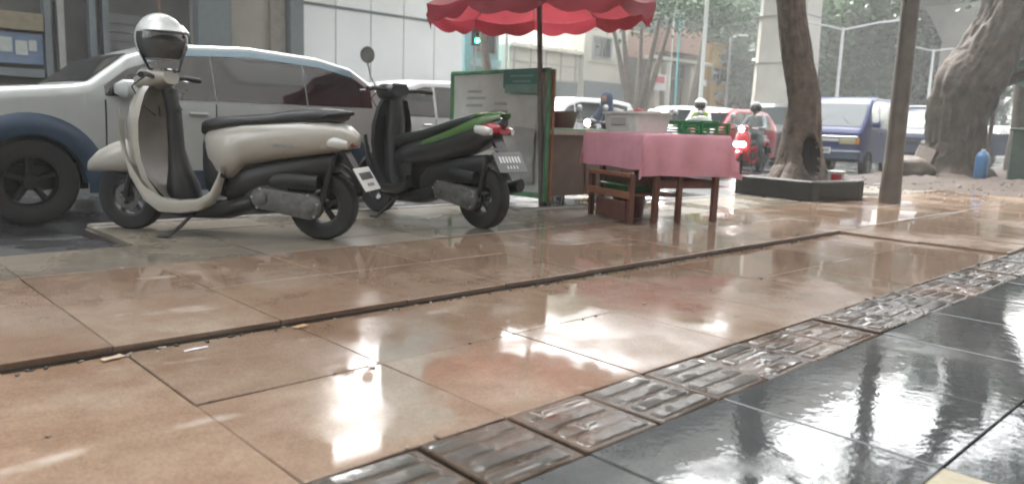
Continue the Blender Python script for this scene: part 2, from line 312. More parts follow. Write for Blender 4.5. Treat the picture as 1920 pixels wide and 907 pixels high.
for k in range(-2, 24):                                                # upper level
    x0, x1 = 0.755 + 0.6035 * k, 0.755 + 0.6035 * (k + 1)
    for (y0, y1) in ((2.705, 3.39), (3.39, 4.07)):
        tile('orange_tile', x0, x1, y0, y1, random.gauss(0, .0015), tile_or, jit())
    for (y0, y1) in ((4.07, 4.41), (4.41, 4.75)):
        tile('beige_tile', x0, x1, y0, y1, random.gauss(0, .0015), tile_be, jit())
    if 1.3 < x0 < 4.7:
        for (y0, y1) in ((4.75, 5.2), (5.2, 5.65)): tile('beige_tile', max(x0, 1.47), x1, y0, y1, random.gauss(0, .0015), tile_be, jit())
    elif x0 > 4.7: tile('beige_tile', x0, x1, 4.75, 5.02, random.gauss(0, .0015), tile_be, jit())
for k in range(0, 13):                                                 # dark granite rows
    tile('dark_tile', XK(k), XK(k + 1), 0.547, 1.168, LO + random.gauss(0, .001), tile_dk, jit(.0018))
for k in range(2, 9): tile('black_tile', XK(k), XK(k + 1), -0.07, 0.547, LO + random.gauss(0, .001), tile_bk, jit(.0018))
for k in range(0, 2): tile('yellow_guide_tile', XK(k), XK(k + 1), -0.07, 0.547, LO + .003, guide_y, jit(.0018))
# ribbed guide blocks, worn by feet
def guide_mesh(seed):
    rr = random.Random(seed); b = MB(); b.box((0, 0, -0.0315), (0.3, 0.3, 0.05), ch=.004)
    for i in range(4):
        y = -0.108 + 0.072 * i; rows = []; cut = rr.random(); c0 = rr.randint(3, 13); x0 = -.140 + rr.uniform(0, .01); x1 = .140 - rr.uniform(0, .01)
        for a in range(17):
            x = lerp(x0, x1, a / 16); e = 1.0 if 0 < a < 16 else 0.0
            hgt = 0.0062 * e * rr.uniform(.9, 1.08) * (0.2 if cut < .5 and (a < c0 if cut < .25 else a > c0) else 1); w = 0.0235 * rr.uniform(.95, 1.06) * (.72 if a in (0, 16) else 1)
            yo = rr.gauss(0, .0008); rows.append([(x, y + yo - w * 1.18, -0.0075), (x, y + yo - w * .92, -0.0065 + hgt), (x, y + yo, -0.0062 + hgt * 1.06), (x, y + yo + w * .92, -0.0065 + hgt), (x, y + yo + w * 1.18, -0.0075)])
        b.grid(rows, 1)
    return b.mesh('guide_block', [guide_b, guide_m], 32)
gms = [guide_mesh(i) for i in range(7)]
for k in range(-2, 44):
    x = 0.79 + 0.3115 * (k + .5)
    inst(gms[(k * 3) % 7], 'guide_block', (x, 1.3215, LO + 0.006 + random.gauss(0, .003)), sidewalk, (random.gauss(0, .012), random.gauss(0, .012), random.choice((0, PI)) + random.gauss(0, .01)), (1.0, 0.98, 1))
# kerb stones
def kerbs(x0, x1, y, n):
    me = MB().box((0, 0, -0.09), ((x1 - x0) / n - .012, 0.13, 0.19), ch=.015).mesh('kerb_stone', kerb_m)
    for i in range(n): inst(me, 'kerb_stone', (x0 + (x1 - x0) * (i + .5) / n, y, 0.002 + random.gauss(0, .003)), sidewalk, (0, random.gauss(0, .004), random.gauss(0, .006)))
kerbs(1.47, 4.8, 5.715, 4); kerbs(4.9, 18, 5.09, 14)
o = MB().grid([[(x, y, z) for x in (-12, -4, -1, 1.468)] for y, z in ((4.752, -.008), (5.3, -.045), (6.2, RD + .004))]).build('driveway', asph); tag(o, kind='structure')
# lane paint on the road
for k, xx in enumerate(range(-2, 60, 7)): o = MB().box((xx, 9.6, RD + .003), (2.6, 0.11, 0.004)).build('lane_marking', mat('road_paint', (.55, .55, .53), .5, var=.3, scale=9)); tag(o, kind='structure')
# bare earth strip at the far right with trodden soil
rows = []
for i in range(60):
    x = 12.2 + i * 0.42; r = []
    for j in range(26):
        y = 2.6 + j * 0.165; e = min(1, i / 6, j / 3.0, (25 - j) / 3)
        r.append((x + random.uniform(-.05, .05), y, -0.02 + e * (0.07 + 0.10 * noise.noise((x * .9, y * .9, 1)) + 0.09 * noise.noise((x * 2.6, y * 2.6, 4)) + 0.05 * noise.noise((x * 7, y * 7, 9)))))
    rows.append(r)
o = MB().grid(rows).build('earth_verge', soil, smooth=60); tag(o, kind='structure')
o = MB().box((25, 5.85, -0.10), (24, 1.55, 0.1)).build('verge_bed', soil); tag(o, kind='structure')
# litter of stones and dead leaves on the verge
b = MB()
for i in range(480):
    x = 11.6 + random.random() ** 1.4 * 11; y = random.uniform(2.9, 6.2); s = random.uniform(.012, .04)
    z = 0.06 + 0.09 * noise.noise((x * .9, y * .9, 1)) if x > 13 else 0.02
    b.box((x, y, z + s * .25), (s * random.uniform(.7, 1.8), s, s * random.uniform(.2, .7)), rz=random.random() * 3, ch=s * .15, mi=random.choice((0, 0, 1)))
o = b.build('rubble', [mat('pale_rubble', (.08, .07, .062), .5, var=.4, scale=30), mat('brown_rubble', (.035, .025, .02), .5, var=.4, scale=30)]); tag(o, 'pale rubble and dead leaves scattered on the earth verge', 'rubble', kind='stuff')

# ================================================================== VEHICLES
def wheel(parent, c, r, w, rimmat, spokes=5, name='wheel', rr=0.62, n=28):
    t = MB(); hw = w / 2
    t.lathe([(r * rr, -hw * .8), (r * .82, -hw), (r * .94, -hw * .92), (r, -hw * .55), (r, hw * .55), (r * .94, hw * .92), (r * .82, hw), (r * rr, hw * .8)], n, (0, 0, 0), 'Y')
    o = t.build(name, rubber, parent, 40); o.location = c
    q = MB(); q.lathe([(r * rr * 1.01, -hw * .8), (r * rr * .9, -hw * .72), (r * rr * .88, hw * .72), (r * rr * 1.01, hw * .8)], n, (0, 0, 0), 'Y')
    q.lathe([(0.001, -hw * .75), (r * .16, -hw * .75), (r * .18, -hw * .4), (r * .18, hw * .4), (r * .16, hw * .75), (0.001, hw * .75)], 12, (0, 0, 0), 'Y')
    for k in range(spokes):
        a = 2 * PI * k / spokes + .3; L = r * rr * .78
        q.box((math.cos(a) * L * .62, 0, math.sin(a) * L * .62), (L * .95, hw * 1.0, r * .11), rot=Matrix.Rotation(-a, 3, 'Y'), ch=.004)
    q.build('rim', rimmat, o, 40); return o

def car(name, label, loc, paintm, L, hw, top, z0, arches, belt, tumble=.16, wr=.31, glass=glass_dk, win=None, ws=None, rw=None, group=None, cat='car', lower=None, front='car', rimm=None, rounded=.09, pillars=(), handles=(), mirror=None, plate=None, lit=None):
    root = empty(name, loc, 0, label, cat, group)
    zt = lambda x: interp(top, x)
    zmax = max(z for _, z in top)
    def tap(x):
        a = max(0, 1 - x / .55); c = max(0, 1 - (L - x) / .5); return 1 - .17 * a * a - .12 * c * c
    def W(x, z):
        w = hw * tap(x)
        if z > belt: w *= 1 - tumble * ((z - belt) / (zmax - belt)) ** 1.15
        elif z < belt - .12: w *= 1 - .055 * min(1, (belt - .12 - z) / .5) ** 1.5
        return w
    def zb(x):
        z = z0 + .05 * max(0, 1 - x / .3) + .06 * max(0, 1 - (L - x) / .3)
        for (xc, r) in arches:
            d = abs(x - xc)
            if d < r: z = max(z, wr + math.sqrt(max(0, r * r - d * d)))
        return z
    xs = sorted(set([L * i / 70 for i in range(71)] + [x for x, _ in top if 0 <= x <= L] + [xc + s * r * f for xc, r in arches for s in (-1, 1) for f in (1.0, .995, .9, .75)]))
    def section(x):
        t = zt(x); bz = min(zb(x), t - rounded - .03); r = rounded; half = []
        for j in range(12):
            z = lerp(bz, t - r, j / 11); half.append((W(x, z), z))
        wt = W(x, t - r)
        for a in (20, 45, 70, 90): half.append((wt - r * (1 - math.cos(math.radians(a))), t - r + r * math.sin(math.radians(a))))
        y = half[-1][0]
        for f in (.66, .33, 0): half.append((y * f, t + .012 * (1 - f * f)))
        return half
    rings = []
    for x in xs:
        h = section(x); rings.append([(x, -y, z) for y, z in h] + [(x, y, z) for y, z in reversed(h[:-1])])
    B = MB(); B.ring(rings, False, 0, closed=False)
    n = len(rings[0]); B.add(rings[0], [tuple(range(n))]); B.add(rings[-1], [tuple(range(n - 1, -1, -1))])
    B.build('body', paintm, root, 42)
    u = MB()                                                           # dark underbody and wheel houses
    u.box((L / 2, 0, z0 + .12), (L - .3, hw * 1.5, .2)); u.box((L / 2, 0, z0 + .35), (L - .7, hw * 1.1, .4)); u.build('underbody', blackpl, root)
    def side(nm, x0, x1, lo, hi, s, m, off=.005, parent=root, nx=14, nz=5):
        rows = []
        for j in range(nz + 1):
            r = []
            for i in range(nx + 1):
                x = lerp(x0, x1, i / nx); z = lerp(lo(x), max(lo(x) + .004, hi(x)), j / nz); r.append((x, s * (W(x, z) + off), z))
            rows.append(r)
        return MB().grid(rows).build(nm, m, parent, 60)
    def over(nm, x0, x1, f, m, off=.006, nx=8):
        rows = []
        for i in range(nx + 1):
            x = lerp(x0, x1, i / nx); w = W(x, zt(x) - rounded) - rounded * .6; sl = (zt(x + .02) - zt(x - .02)) / .04; q = math.sqrt(1 + sl * sl)
            rows.append([(x - off * sl / q, w * f * k / 6, zt(x) + .013 * (1 - (f * k / 6) ** 2) + off / q) for k in range(-6, 7)])
        return MB().grid(rows).build(nm, m, root, 60)
    if ws: over('windscreen', ws[0], ws[1], .93, glass if glass is glass_dk else glass_lt)
    if rw: over('rear_window', rw[0], rw[1], .9, glass_dk)
    for (x0, x1) in (win or ()):
        for s in (-1, 1): side('side_window', x0, x1, lambda x: belt + .02, lambda x: min(zt(x) - rounded - .015, zmax - rounded - .03), s, glass_dk)
    for x in pillars:                                                  # door gaps
        for s in (-1, 1): side('door_gap', x - .006, x + .006, lambda q: z0 + .09, lambda q: belt - .01, s, blackpl, .003, nx=1)
    for x in handles:
        for s in (-1, 1): MB().box((x, s * (W(x, belt - .1) + .014), belt - .1), (.17, .03, .03), ch=.01).build('door_handle', paintm if paintm is not white_car else steel, root)
    if lower:                                                          # coloured sill and arch cladding
        m, hgt = lower
        for (xc, r) in arches:
            for s in (-1, 1):
                rows = []
                for k in range(25):
                    a = PI * k / 24; rows.append([(xc + q * math.cos(a), s * (W(xc + q * math.cos(a), wr + q * math.sin(a)) + e), max(z0, wr + q * math.sin(a) - .02)) for q, e in ((r - .03, -.06), (r - .015, .035), (r + .03, .05), (r + hgt * .7, .045), (r + hgt, .0))])
                MB().grid(rows).build('arch_cladding', m, root, 50)
        for s in (-1, 1):
            x0 = arches[0][0] + arches[0][1]; x1 = arches[1][0] - arches[1][1]
            side('sill_cladding', x0, x1, lambda x: z0, lambda x: z0 + .17, s, m, .03)
    for (xc, r) in arches:
        for s in (-1, 1): wheel(root, (xc, s * (hw - .10), wr), wr, .20, rimm or alu)
    if mirror:
        for s in (-1, 1):
            q = MB(); q.loft([(mirror[0] - .07, s * (hw + .07), mirror[1], .05, .04), (mirror[0] - .02, s * (hw + .10), mirror[1], .10, .075), (mirror[0] + .06, s * (hw + .10), mirror[1], .10, .075)], 12, 3)
            q.tube([(mirror[0], s * (hw * .92), mirror[1] - .05), (mirror[0], s * (hw + .04), mirror[1] - .02)], .02, 6); q.build('wing_mirror', paintm, root, 50)
    f = zt(0)
    if front == 'car':
        for s in (-1, 1):
            q = MB(); yy = hw * .83 * .72
            q.loft([(-.012, s * yy, f - .13, .13, .055), (.02, s * yy, f - .13, .17, .08), (.22, s * yy * 1.06, f - .10, .16, .075)], 14, 2.6); q.build('headlamp', lamp_on_w if lit and s == lit else clear_lens, root, 50)
        MB().box((-.006, 0, f - .15), (.03, hw * .75, .11), ch=.01).build('grille', blackpl, root); MB().box((-.01, 0, z0 + .16), (.05, hw * 1.35, .09), ch=.02).build('lower_grille', blackpl, root)
    xe = L
    for s in (-1, 1): MB().box((xe - .05, s * hw * .80, belt - .1), (.13, .13, .30), ch=.03).build('tail_lamp', red_lens, root)
    if plate: MB().box((-.03, 0, plate), (.012, .42, .14), ch=.004).build('number_plate', plate_m, root)
    root['_w'] = hw
    return root, side, over, W, zt

# silver SUV parked at the kerb, facing left
suv, sd_, ov_, W_, zt_ = car('parked_suv', 'silver SUV with dark blue wheel arches parked behind the cream scooter', (0.50, 7.68, RD), silver_car, 4.3, .90,
    [(0, .84), (.06, .93), (.5, 1.03), (1.2, 1.10), (1.32, 1.13), (1.62, 1.36), (2.0, 1.49), (2.7, 1.53), (3.4, 1.49), (3.75, 1.42), (4.02, 1.25), (4.2, 1.04), (4.3, .92)], .24, [(.88, .40), (3.42, .40)], 1.0, .17, .34,
    win=[(1.42, 2.315), (2.325, 3.205), (3.215, 3.95)], ws=(1.30, 1.66), rw=(3.85, 4.1), lower=(blue_clad, .15), rimm=mat('arch_shade_wheel', (.006, .006, .006), .8), pillars=(1.42, 2.32, 3.2), handles=(2.16, 3.02), mirror=(1.55, 1.08))  # rims near black: wheel arch shade is put into their colour
for s in (-1, 1): sd_('roof_rail', 1.75, 3.75, lambda x: zt_(x) - .10, lambda x: zt_(x) - .045, s, sky_blue_trim, .018, nx=20, nz=2)
suv_lamp = MB().box((4.245, -.80, .93), (.16, .13, .36), ch=.05).build('tail_lamp', red_lens, suv)

car('white_hatchback', 'white car between the silver SUV and the food cart board', (5.05, 10.4, RD), white_car, 4.3, .86,
    [(0, .72), (.1, .80), (.9, .94), (1.15, 1.0), (1.75, 1.42), (2.2, 1.54), (3.0, 1.57), (3.7, 1.50), (4.1, 1.15), (4.3, .95)], .22, [(.8, .37), (3.4, .37)], .96, win=[(1.35, 2.35), (2.40, 3.2), (3.24, 3.75)], ws=(1.15, 1.75), rw=(3.75, 4.1),
    pillars=(1.35, 2.37, 3.2), handles=(2.2, 3.05), mirror=(1.4, 1.02), plate=.45)
WT = [(0, .74), (.1, .84), (.75, 1.0), (1.0, 1.05), (1.55, 1.48), (2.0, 1.60), (3.2, 1.62), (3.9, 1.55), (4.2, 1.2), (4.3, 1.0)]
car('white_minivan', 'white MPV in traffic behind the hooded rider, seen above the cart counter', (11.7, 12.9, RD), white_car, 4.4, .87, WT, .22, [(.8, .37), (3.5, .37)], 1.0, win=[(1.18, 1.75), (1.8, 2.7), (2.75, 3.75)], ws=(1.0, 1.55), rw=(3.9, 4.15),
    pillars=(1.2, 1.78, 2.72), handles=(2.55, 3.5), mirror=(1.3, 1.08), plate=.45)
car('white_minivan', 'white MPV in traffic behind the white box, right of the hooded rider', (16.6, 12.7, RD), white_car, 4.4, .87, WT, .22, [(.8, .37), (3.5, .37)], 1.0, win=[(1.18, 1.75), (1.8, 2.7), (2.75, 3.75)], ws=(1.0, 1.55), rw=(3.9, 4.15),
    pillars=(1.2, 1.78, 2.72), handles=(2.55, 3.5), mirror=(1.3, 1.08), plate=.45)
car('red_hatchback', 'red car with pale roof behind the rider on the red scooter', (16.9, 11.75, RD), red_car, 4.2, .86,
    [(0, .74), (.1, .82), (.8, .98), (1.05, 1.04), (1.6, 1.42), (2.0, 1.55), (3.0, 1.57), (3.6, 1.48), (4.0, 1.15), (4.2, .95)], .22, [(.75, .37), (3.35, .37)], .98, win=[(1.25, 2.2), (2.25, 3.0), (3.04, 3.6)], ws=(1.05, 1.6), rw=(3.65, 4.0), pillars=(1.25, 2.22, 3.0), handles=(2.05, 2.85), mirror=(1.35, 1.05), plate=.45)
car('dark_minibus', 'dark grey van half hidden behind the leaning tree trunk', (22.2, 12.3, RD), dark_car, 4.6, .88, [(0, .95), (.1, 1.05), (.45, 1.2), (.95, 1.75), (1.3, 1.88), (4.2, 1.9), (4.5, 1.7), (4.6, 1.1)], .24, [(.8, .38), (3.7, .38)], 1.12, .12, .33, glass_lt,
    win=[(.85, 1.7), (1.76, 2.9), (2.96, 4.1)], ws=(.45, .95), cat='van', mirror=(.8, 1.2), plate=.5)
far_white = [(21.6, 13.9, 'white car far back in traffic left of the concrete pillar'), (30.5, 11.0, 'white car far back in traffic at the right beside the railing'), (12.4, 16.4, 'white car in the farthest lane behind the cart board and the hooded rider'), (36.5, 10.4, 'farthest white car at the right edge under the tarp')]
for x, y, lb in far_white:
    car('white_car', lb, (x, y, RD), white_car, 4.3, .86, WT, .22, [(.8, .37), (3.5, .37)], 1.0, win=[(1.18, 2.2), (2.3, 3.7)], ws=(1.0, 1.55), mirror=(1.3, 1.08), group='white cars far back in traffic')

van, vs_, vo_, VW, vz = car('blue_van', 'blue minivan facing left between the leaning tree and the pole', (17.85, 7.98, RD), blue_van_m, 3.5, .78,
    [(0, .98), (.05, 1.06), (.14, 1.12), (.52, 1.66), (.72, 1.79), (1.2, 1.85), (3.2, 1.87), (3.42, 1.77), (3.5, 1.1)], .3, [(.62, .35), (2.75, .35)], 1.10, .10, .29, glass_lt, win=[(.5, 1.25), (1.32, 2.2), (2.26, 3.2)], ws=(.15, .52), cat='van', front='van', rounded=.07, pillars=(.5, 1.28, 2.2), handles=(1.1, 1.5), mirror=(.45, 1.2))
van.rotation_euler.z = math.radians(9)
for s in (-1, 1):
    q = MB().box((-.015, s * .40, .80), (.05, .36, .15), ch=.02).build('headlamp', mat('yellowed_lens', (.42, .40, .24), .15, coat=.8, var=.15), van); MB().box((-.005, s * .62, .80), (.06, .09, .15), ch=.02).build('indicator', amber_lens, van)
MB().box((-.018, 0, .82), (.04, .42, .07), ch=.012).build('grille', clear_lens, van); MB().box((-.012, 0, .905), (.05, 1.24, .025), ch=.008).build('chrome_strip', chrome, van)
MB().box((-.07, 0, .48), (.14, 1.46, .24), ch=.04).build('bumper', blue_truck_m, van); pl = MB().box((-.147, .12, .58), (.012, .40, .14), ch=.004).build('number_plate', plate_m, van)
for q in range(7): MB().box((-.155, .12 - .14 + q * .045, .585), (.005, .022, .07)).build('plate_character', blackpl, pl)
for s in (-1, 1): MB().tube([(.18, s * .35, 1.20), (.35, s * .1, 1.43)], .008, 5).build('wiper', blackpl, van)

# dark blue pickup truck behind the large tree
tk, ts_, to_, TW, tz = car('pickup_truck', 'dark blue pickup truck, white glint laid on its cab roof, behind the big forked tree', (24.0, 8.40, RD), blue_truck_m, 2.75, .82,
    [(0, .95), (.06, 1.06), (.55, 1.16), (.68, 1.2), (1.15, 1.72), (1.4, 1.84), (2.5, 1.86), (2.68, 1.78), (2.75, 1.15)], .34, [(.62, .38), (9.0, .1)], 1.14, .14, .33, glass_lt, win=[(.85, 1.65), (1.72, 2.55)], ws=(.70, 1.15), cat='truck', rounded=.06, mirror=(.75, 1.25), pillars=(.85, 2.6))
MB().box((1.95, 0, 1.893), (1.15, 1.25, .05), ch=.02).build('roof_glint', white_car, tk)  # white slab stands in for the sky glint on the cab roof
bed = MB(); bed.box((4.75, 0, .72), (3.9, 1.66, .09)); bed.box((4.75, -.81, .97), (3.9, .05, .42)); bed.box((4.75, .81, .97), (3.9, .05, .42)); bed.box((6.68, 0, .97), (.05, 1.56, .42)); bed.box((4.2, 0, .5), (4.4, .8, .25)); bed.build('cargo_bed', blue_truck_m, tk)
rk = MB()
for y in (-.78, .78): rk.tube([(2.86, y, .8), (2.86, y, 1.95)], .035, 6)
rk.tube([(2.86, -.78, 1.95), (2.86, .78, 1.95)], .035, 6); rk.tube([(2.86, -.78, 1.5), (2.86, .78, 1.5)], .025, 6); rk.build('headboard_rack', pole_w, tk)
for s in (-1, 1): wheel(tk, (5.4, s * .70, .33), .33, .2, alu)

# ------------------------------------------------------------------ scooters
def arc_fender(b, c, r, a0, a1, w, n=12, th=.02, drop=.5):
    rows = []
    for i in range(n + 1):
        a = lerp(a0, a1, i / n); e = math.sin(PI * min(1, max(0, i / n * .9 + .08))) ** .5; rows.append([])
        for k in range(-4, 5):
            f = k / 4; rr = r + th - abs(f) ** 2.2 * w * drop
            rows[-1].append((c[0] + rr * math.cos(a), f * w * (.55 + .45 * e), c[1] + rr * math.sin(a)))
    b.grid(rows)

def scooter(name, label, loc, rz, st, group=None, lean=0.0):
    """local frame: x forward from the rear contact point, y to the rider's left, z up"""
    root = empty(name, loc, rz, label, 'scooter', group); root.rotation_euler = (lean, 0, rz)
    wb, wr = st['wb'], st['wr']; pm, pm2, inner = st['paint'], st['paint2'], st['inner']
    wheel(root, (0, 0, wr), wr, .115, blackpl, 5, 'rear_wheel', .58); fw = wheel(root, (wb, 0, wr), wr, .095, blackpl, 5, 'front_wheel', .60)
    MB().lathe([(.055, .05), (.085, .05), (.085, .054), (.055, .054)], 20, (0, 0, 0), 'Y').build('brake_disc', mat('dull_disc', (.12, .12, .12), .4, .6), fw)
    fk = MB()
    for s in (-1, 1): fk.tube([(wb, s * .068, wr), (wb - .07, s * .068, wr + .27)], [.022, .02], 8)
    fk.tube([(wb - .068, -.07, wr + .27), (wb - .068, .07, wr + .27)], .024, 8); fk.build('fork', blackpl, root, 40)
    b = MB()
    if st.get('deepfender'): b.loft([(wb + .30, 0, .395, .025, .02), (wb + .27, 0, .42, .06, .045), (wb + .20, 0, .45, .085, .075), (wb + .10, 0, .475, .10, .10), (wb - .02, 0, .495, .105, .118), (wb - .11, 0, .51, .10, .12)], 20, 2.5)
    else: arc_fender(b, (wb, wr), wr + .035, math.radians(-6), math.radians(138), .085, drop=.75)
    b.build('front_fender', pm, root, 60)
    # leg shield: a bowed sheet with an inner panel towards the rider
    lv = st['shield']                                                 # (z, x of the nose, half width, bow)
    rows = []; rin = []
    for (z, x0, w, bow) in lv:
        rows.append([(x0 - bow * abs(k / 6) ** 2, w * k / 6, z) for k in range(-6, 7)]); rin.append([(x0 - .115 - (bow * .25) * abs(k / 6) ** 2, w * .97 * k / 6, z) for k in range(-6, 7)])
    b = MB(); b.grid(rows)
    for e in (0, -1): b.grid([[r[e], (r[e][0] - .035, r[e][1] * .97, r[e][2])] for r in rows])
    b.grid([rows[-1], [(p[0] - .05, p[1] * .9, p[2] + .004) for p in rows[-1]]]); sh = b.build('leg_shield', st.get('shieldm', pm), root, 60)
    b = MB(); b.grid(rin); b.build('inner_panel', inner, root, 60)
    b = MB(); b.loft([(st['col'][0], 0, st['col'][3] - .04, .05, .05)] + [(z, x, 0, w, d) for z, x, w, d in ()] if False else [(st['col'][0], 0, 0, .05, .05), (st['col'][0] + .01, 0, 0, .05, .05)], 6, 2)
    b = MB()                                                          # dark steering column cover and glove box
    for (z, x, hw, hx) in st['neck']: pass
    rings = [[(x + hx * math.cos(t), hw * math.sin(t), z) for t in [2 * PI * k / 12 for k in range(12)]] for (z, x, hw, hx) in st['neck']]
    b.ring(rings); b.build('steering_column_cover', blackpl, root, 50)
    # floor
    x0, x1, fz = st['floor']; b = MB(); b.box(((x0 + x1) / 2, 0, fz), (x1 - x0, .34, .035), ch=.012); b.build('footboard', blackpl, root)
    for s in (-1, 1):
        rows = []
        for (x, z, hgt) in st['trim']: rows.append([(x + (hgt * .25 if z > .35 else 0), s * .155, z + hgt / 2), (x, s * .205, z + hgt / 2 - .008), (x, s * .21, z), (x, s * .20, z - hgt / 2 + .01), (x, s * .15, z - hgt / 2)])
        MB().grid(rows).build('floor_trim', pm2 if st.get('trim2') else pm, root, 60)
    b = MB(); b.loft([(x1 - .02, 0, fz - .06, .12, .03), ((x0 + x1) / 2, 0, fz - .07, .13, .045), (x0 - .06, 0, fz - .05, .12, .06), (x0 - .25, 0, fz + .02, .10, .07)], 12, 2.6); b.build('underside', blackpl, root, 50)
    # rear bodywork, seat, engine
    b = MB(); b.loft([(x, 0, (za + zb_) / 2, w, (zb_ - za) / 2) for (x, za, zb_, w) in st['rear']], 20, 2.7); b.build('rear_body', pm, root, 55)
    if st.get('stripe'):
        for s in (-1, 1):
            rows = [[(x, s * (w + .004), za), (x, s * (w + .008), (za + zb_) / 2), (x, s * (w - .002), zb_)] for (x, za, zb_, w) in st['stripe']]
            MB().grid(rows).build('side_stripe', pm2, root, 60)
    b = MB(); b.loft([(x, 0, (za + zb_) / 2, w, (zb_ - za) / 2) for (x, za, zb_, w) in st['apron']], 14, 2.8); b.build('seat_front_panel', blackpl, root, 50)
    b = MB(); b.loft([(x, 0, z - h / 2, w, h / 2) for (x, z, w, h) in st['seat']], 18, 2.6); b.build('seat', st.get('seatm', seat_m), root, 55)
    out_ = [(.06 + .085 * math.cos(a), wr - .01 + .085 * math.sin(a)) for a in [math.radians(100 + 16 * k) for k in range(11)]] + [(.38 + .070 * math.cos(a), wr + .035 + .070 * math.sin(a)) for a in [math.radians(-80 + 18 * k) for k in range(10)]]
    cx_, cz_ = .22, wr + .01; alloy = mat('dull_alloy', (.13, .13, .125), .5, .2, var=.45, scale=18, dirt=.5)
    b = MB(); b.ring([[(cx_ + (x - cx_) * f, y, cz_ + (z - cz_) * f) for x, z in out_] for y, f in ((.05, 1), (.105, 1), (.122, .93), (.126, .80))]); cv = b.build('transmission_case', alloy, root, 35)
    for (x, z, r_) in ((.06, wr - .01, .045), (.37, wr + .035, .042)): MB().lathe([(.001, .014), (r_ * .7, .014), (r_, .008), (r_, 0)], 16, (x, .124, z), 'Y').build('case_boss', alloy, cv, 40)
    for k in range(0, 21, 4): x, z = out_[k]; MB().lathe([(.001, .006), (.008, .006), (.008, 0)], 8, (cx_ + (x - cx_) * .93, .122, cz_ + (z - cz_) * .93), 'Y').build('bolt', steel, cv)
    b = MB(); b.loft([(.20, 0, wr + .05, .10, .09), (.40, 0, wr + .06, .12, .11), (.52, 0, wr + .06, .09, .09)], 12, 3); b.box((.22, -.10, wr - .02), (.3, .05, .10)); b.build('engine', blackpl, root, 50)
    b = MB(); b.loft([(.0, .075, wr + .15, .05, .045), (.22, .08, wr + .16, .055, .06), (.32, .075, wr + .15, .04, .045)], 12, 3); b.build('air_filter_box', blackpl, root, 50)
    b = MB(); b.loft([(-.10, 0, .50, .06, .06), (.05, 0, .47, .10, .08), (.30, 0, .42, .12, .09), (.50, 0, .36, .12, .11), (.62, 0, .30, .10, .08)], 14, 3); b.build('under_seat_cover', blackpl, root, 50)
    b = MB(); b.tube([(.42, -.12, wr - .05), (.2, -.15, wr - .04), (.1, -.155, wr + .02)], .02, 8); b.loft([(.12, -.155, wr + .02, .04, .045), (.0, -.16, wr + .05, .05, .055), (-.22, -.165, wr + .10, .048, .05)], 12, 2); b.build('exhaust', blackpl, root, 50)
    b = MB(); b.tube([(-.01, .07, wr), (-.10, .07, wr + .32)], .018, 8); b.build('rear_shock', blackpl, root)
    b = MB(); arc_fender(b, (0, wr), wr + .05, math.radians(62), math.radians(152), .075, drop=.4); b.build('rear_fender', blackpl, root, 60)
    # tail, plate, lights
    tx, tzz = st['tail']; b = MB(); b.loft([(tx + .10, 0, tzz, .10, .05), (tx + .02, 0, tzz - .01, .095, .05), (tx - .02, 0, tzz - .02, .06, .03)], 14, 2.4); b.build('tail_lamp', red_lens, root, 50)
    for s in (-1, 1): b = MB(); b.loft([(tx + .16, s * .115, tzz - .02, .018, .03), (tx + .06, s * .125, tzz - .03, .03, .038), (tx - .0, s * .115, tzz - .035, .02, .025)], 10, 2); b.build('rear_indicator', clear_lens, root, 50)
    b = MB(); b.box((tx - .0, 0, tzz - .17), (.025, .11, .30), rot=Matrix.Rotation(.55, 3, 'Y')); b.build('plate_bracket', blackpl, root)
    pm_ = Matrix.Rotation(.55, 3, 'Y'); pl = MB().box((0, 0, 0), (.008, .30, .165), rot=pm_, ch=.003).build('number_plate', st['plate'], root); pl.location = (tx - .09, 0.0, tzz - .25)
    pc = plate_m if st['plate'] is plate_k else blackpl
    for r_, (cnt, zz, hh) in enumerate(((7, .02, .05), (4, -.042, .022))):
        for q in range(cnt): MB().box(pm_ @ Vector((-.006, (q - (cnt - 1) / 2) * .033, zz)), (.003, .018 if r_ == 0 else .012, hh), rot=pm_).build('plate_character', pc, pl)
    gx, gz = st['rail']; b = MB(); b.tube([(gx + .16, .10, gz - .05), (gx + .05, .115, gz), (gx - .05, .07, gz + .015), (gx - .07, 0, gz + .02), (gx - .05, -.07, gz + .015), (gx + .05, -.115, gz), (gx + .16, -.10, gz - .05)], .013, 8); b.build('grab_rail', pm2 if st.get('stripe') else blackpl, root, 50)
    # handlebar
    hx, hz = st['bar']; b = MB(); b.loft([(hx + .15, 0, hz - .02, .06, .05), (hx + .10, 0, hz - .005, .115, .07), (hx, 0, hz, .12, .07), (hx - .07, 0, hz + .01, .09, .045)], 16, 2.5); b.build('handlebar_cover', pm, root, 55)
    b = MB(); b.loft([(hx + .165, 0, hz - .02, .05, .045), (hx + .12, 0, hz - .015, .085, .065)], 16, 2.2); b.build('headlamp', st.get('lamp', clear_lens), root, 50)
    for s in (-1, 1):
        b = MB(); b.tube([(hx, s * .09, hz + .005), (hx - .04, s * .22, hz + .015), (hx - .075, s * .34, hz + .005)], [.016, .016, .019], 8); b.build('handle_grip', blackpl, root, 50)
        b = MB(); b.tube([(hx + .03, s * .20, hz + .01), (hx + .02, s * .34, hz - .005)], .007, 6); b.build('brake_lever', steel, root)
        if s not in st.get('msides', (-1, 1)): continue
        mx, mz = st['mirror']; b = MB(); b.tube([(hx - .02, s * .20, hz + .01), (hx, s * .25, hz + .10), (hx - .02, s * mx, hz + mz - .02)], .006, 6)
        M3 = Matrix.Rotation(-.15, 3, 'Y')
        b.lathe([(.001, .02), (.045, .018), (.066, .004), (.068, -.008), (.05, -.008)], 16, (hx - .02, s * mx, hz + mz + .03), 'X'); m_ = b.build('mirror', st.get('mirm', blackpl), root, 50)
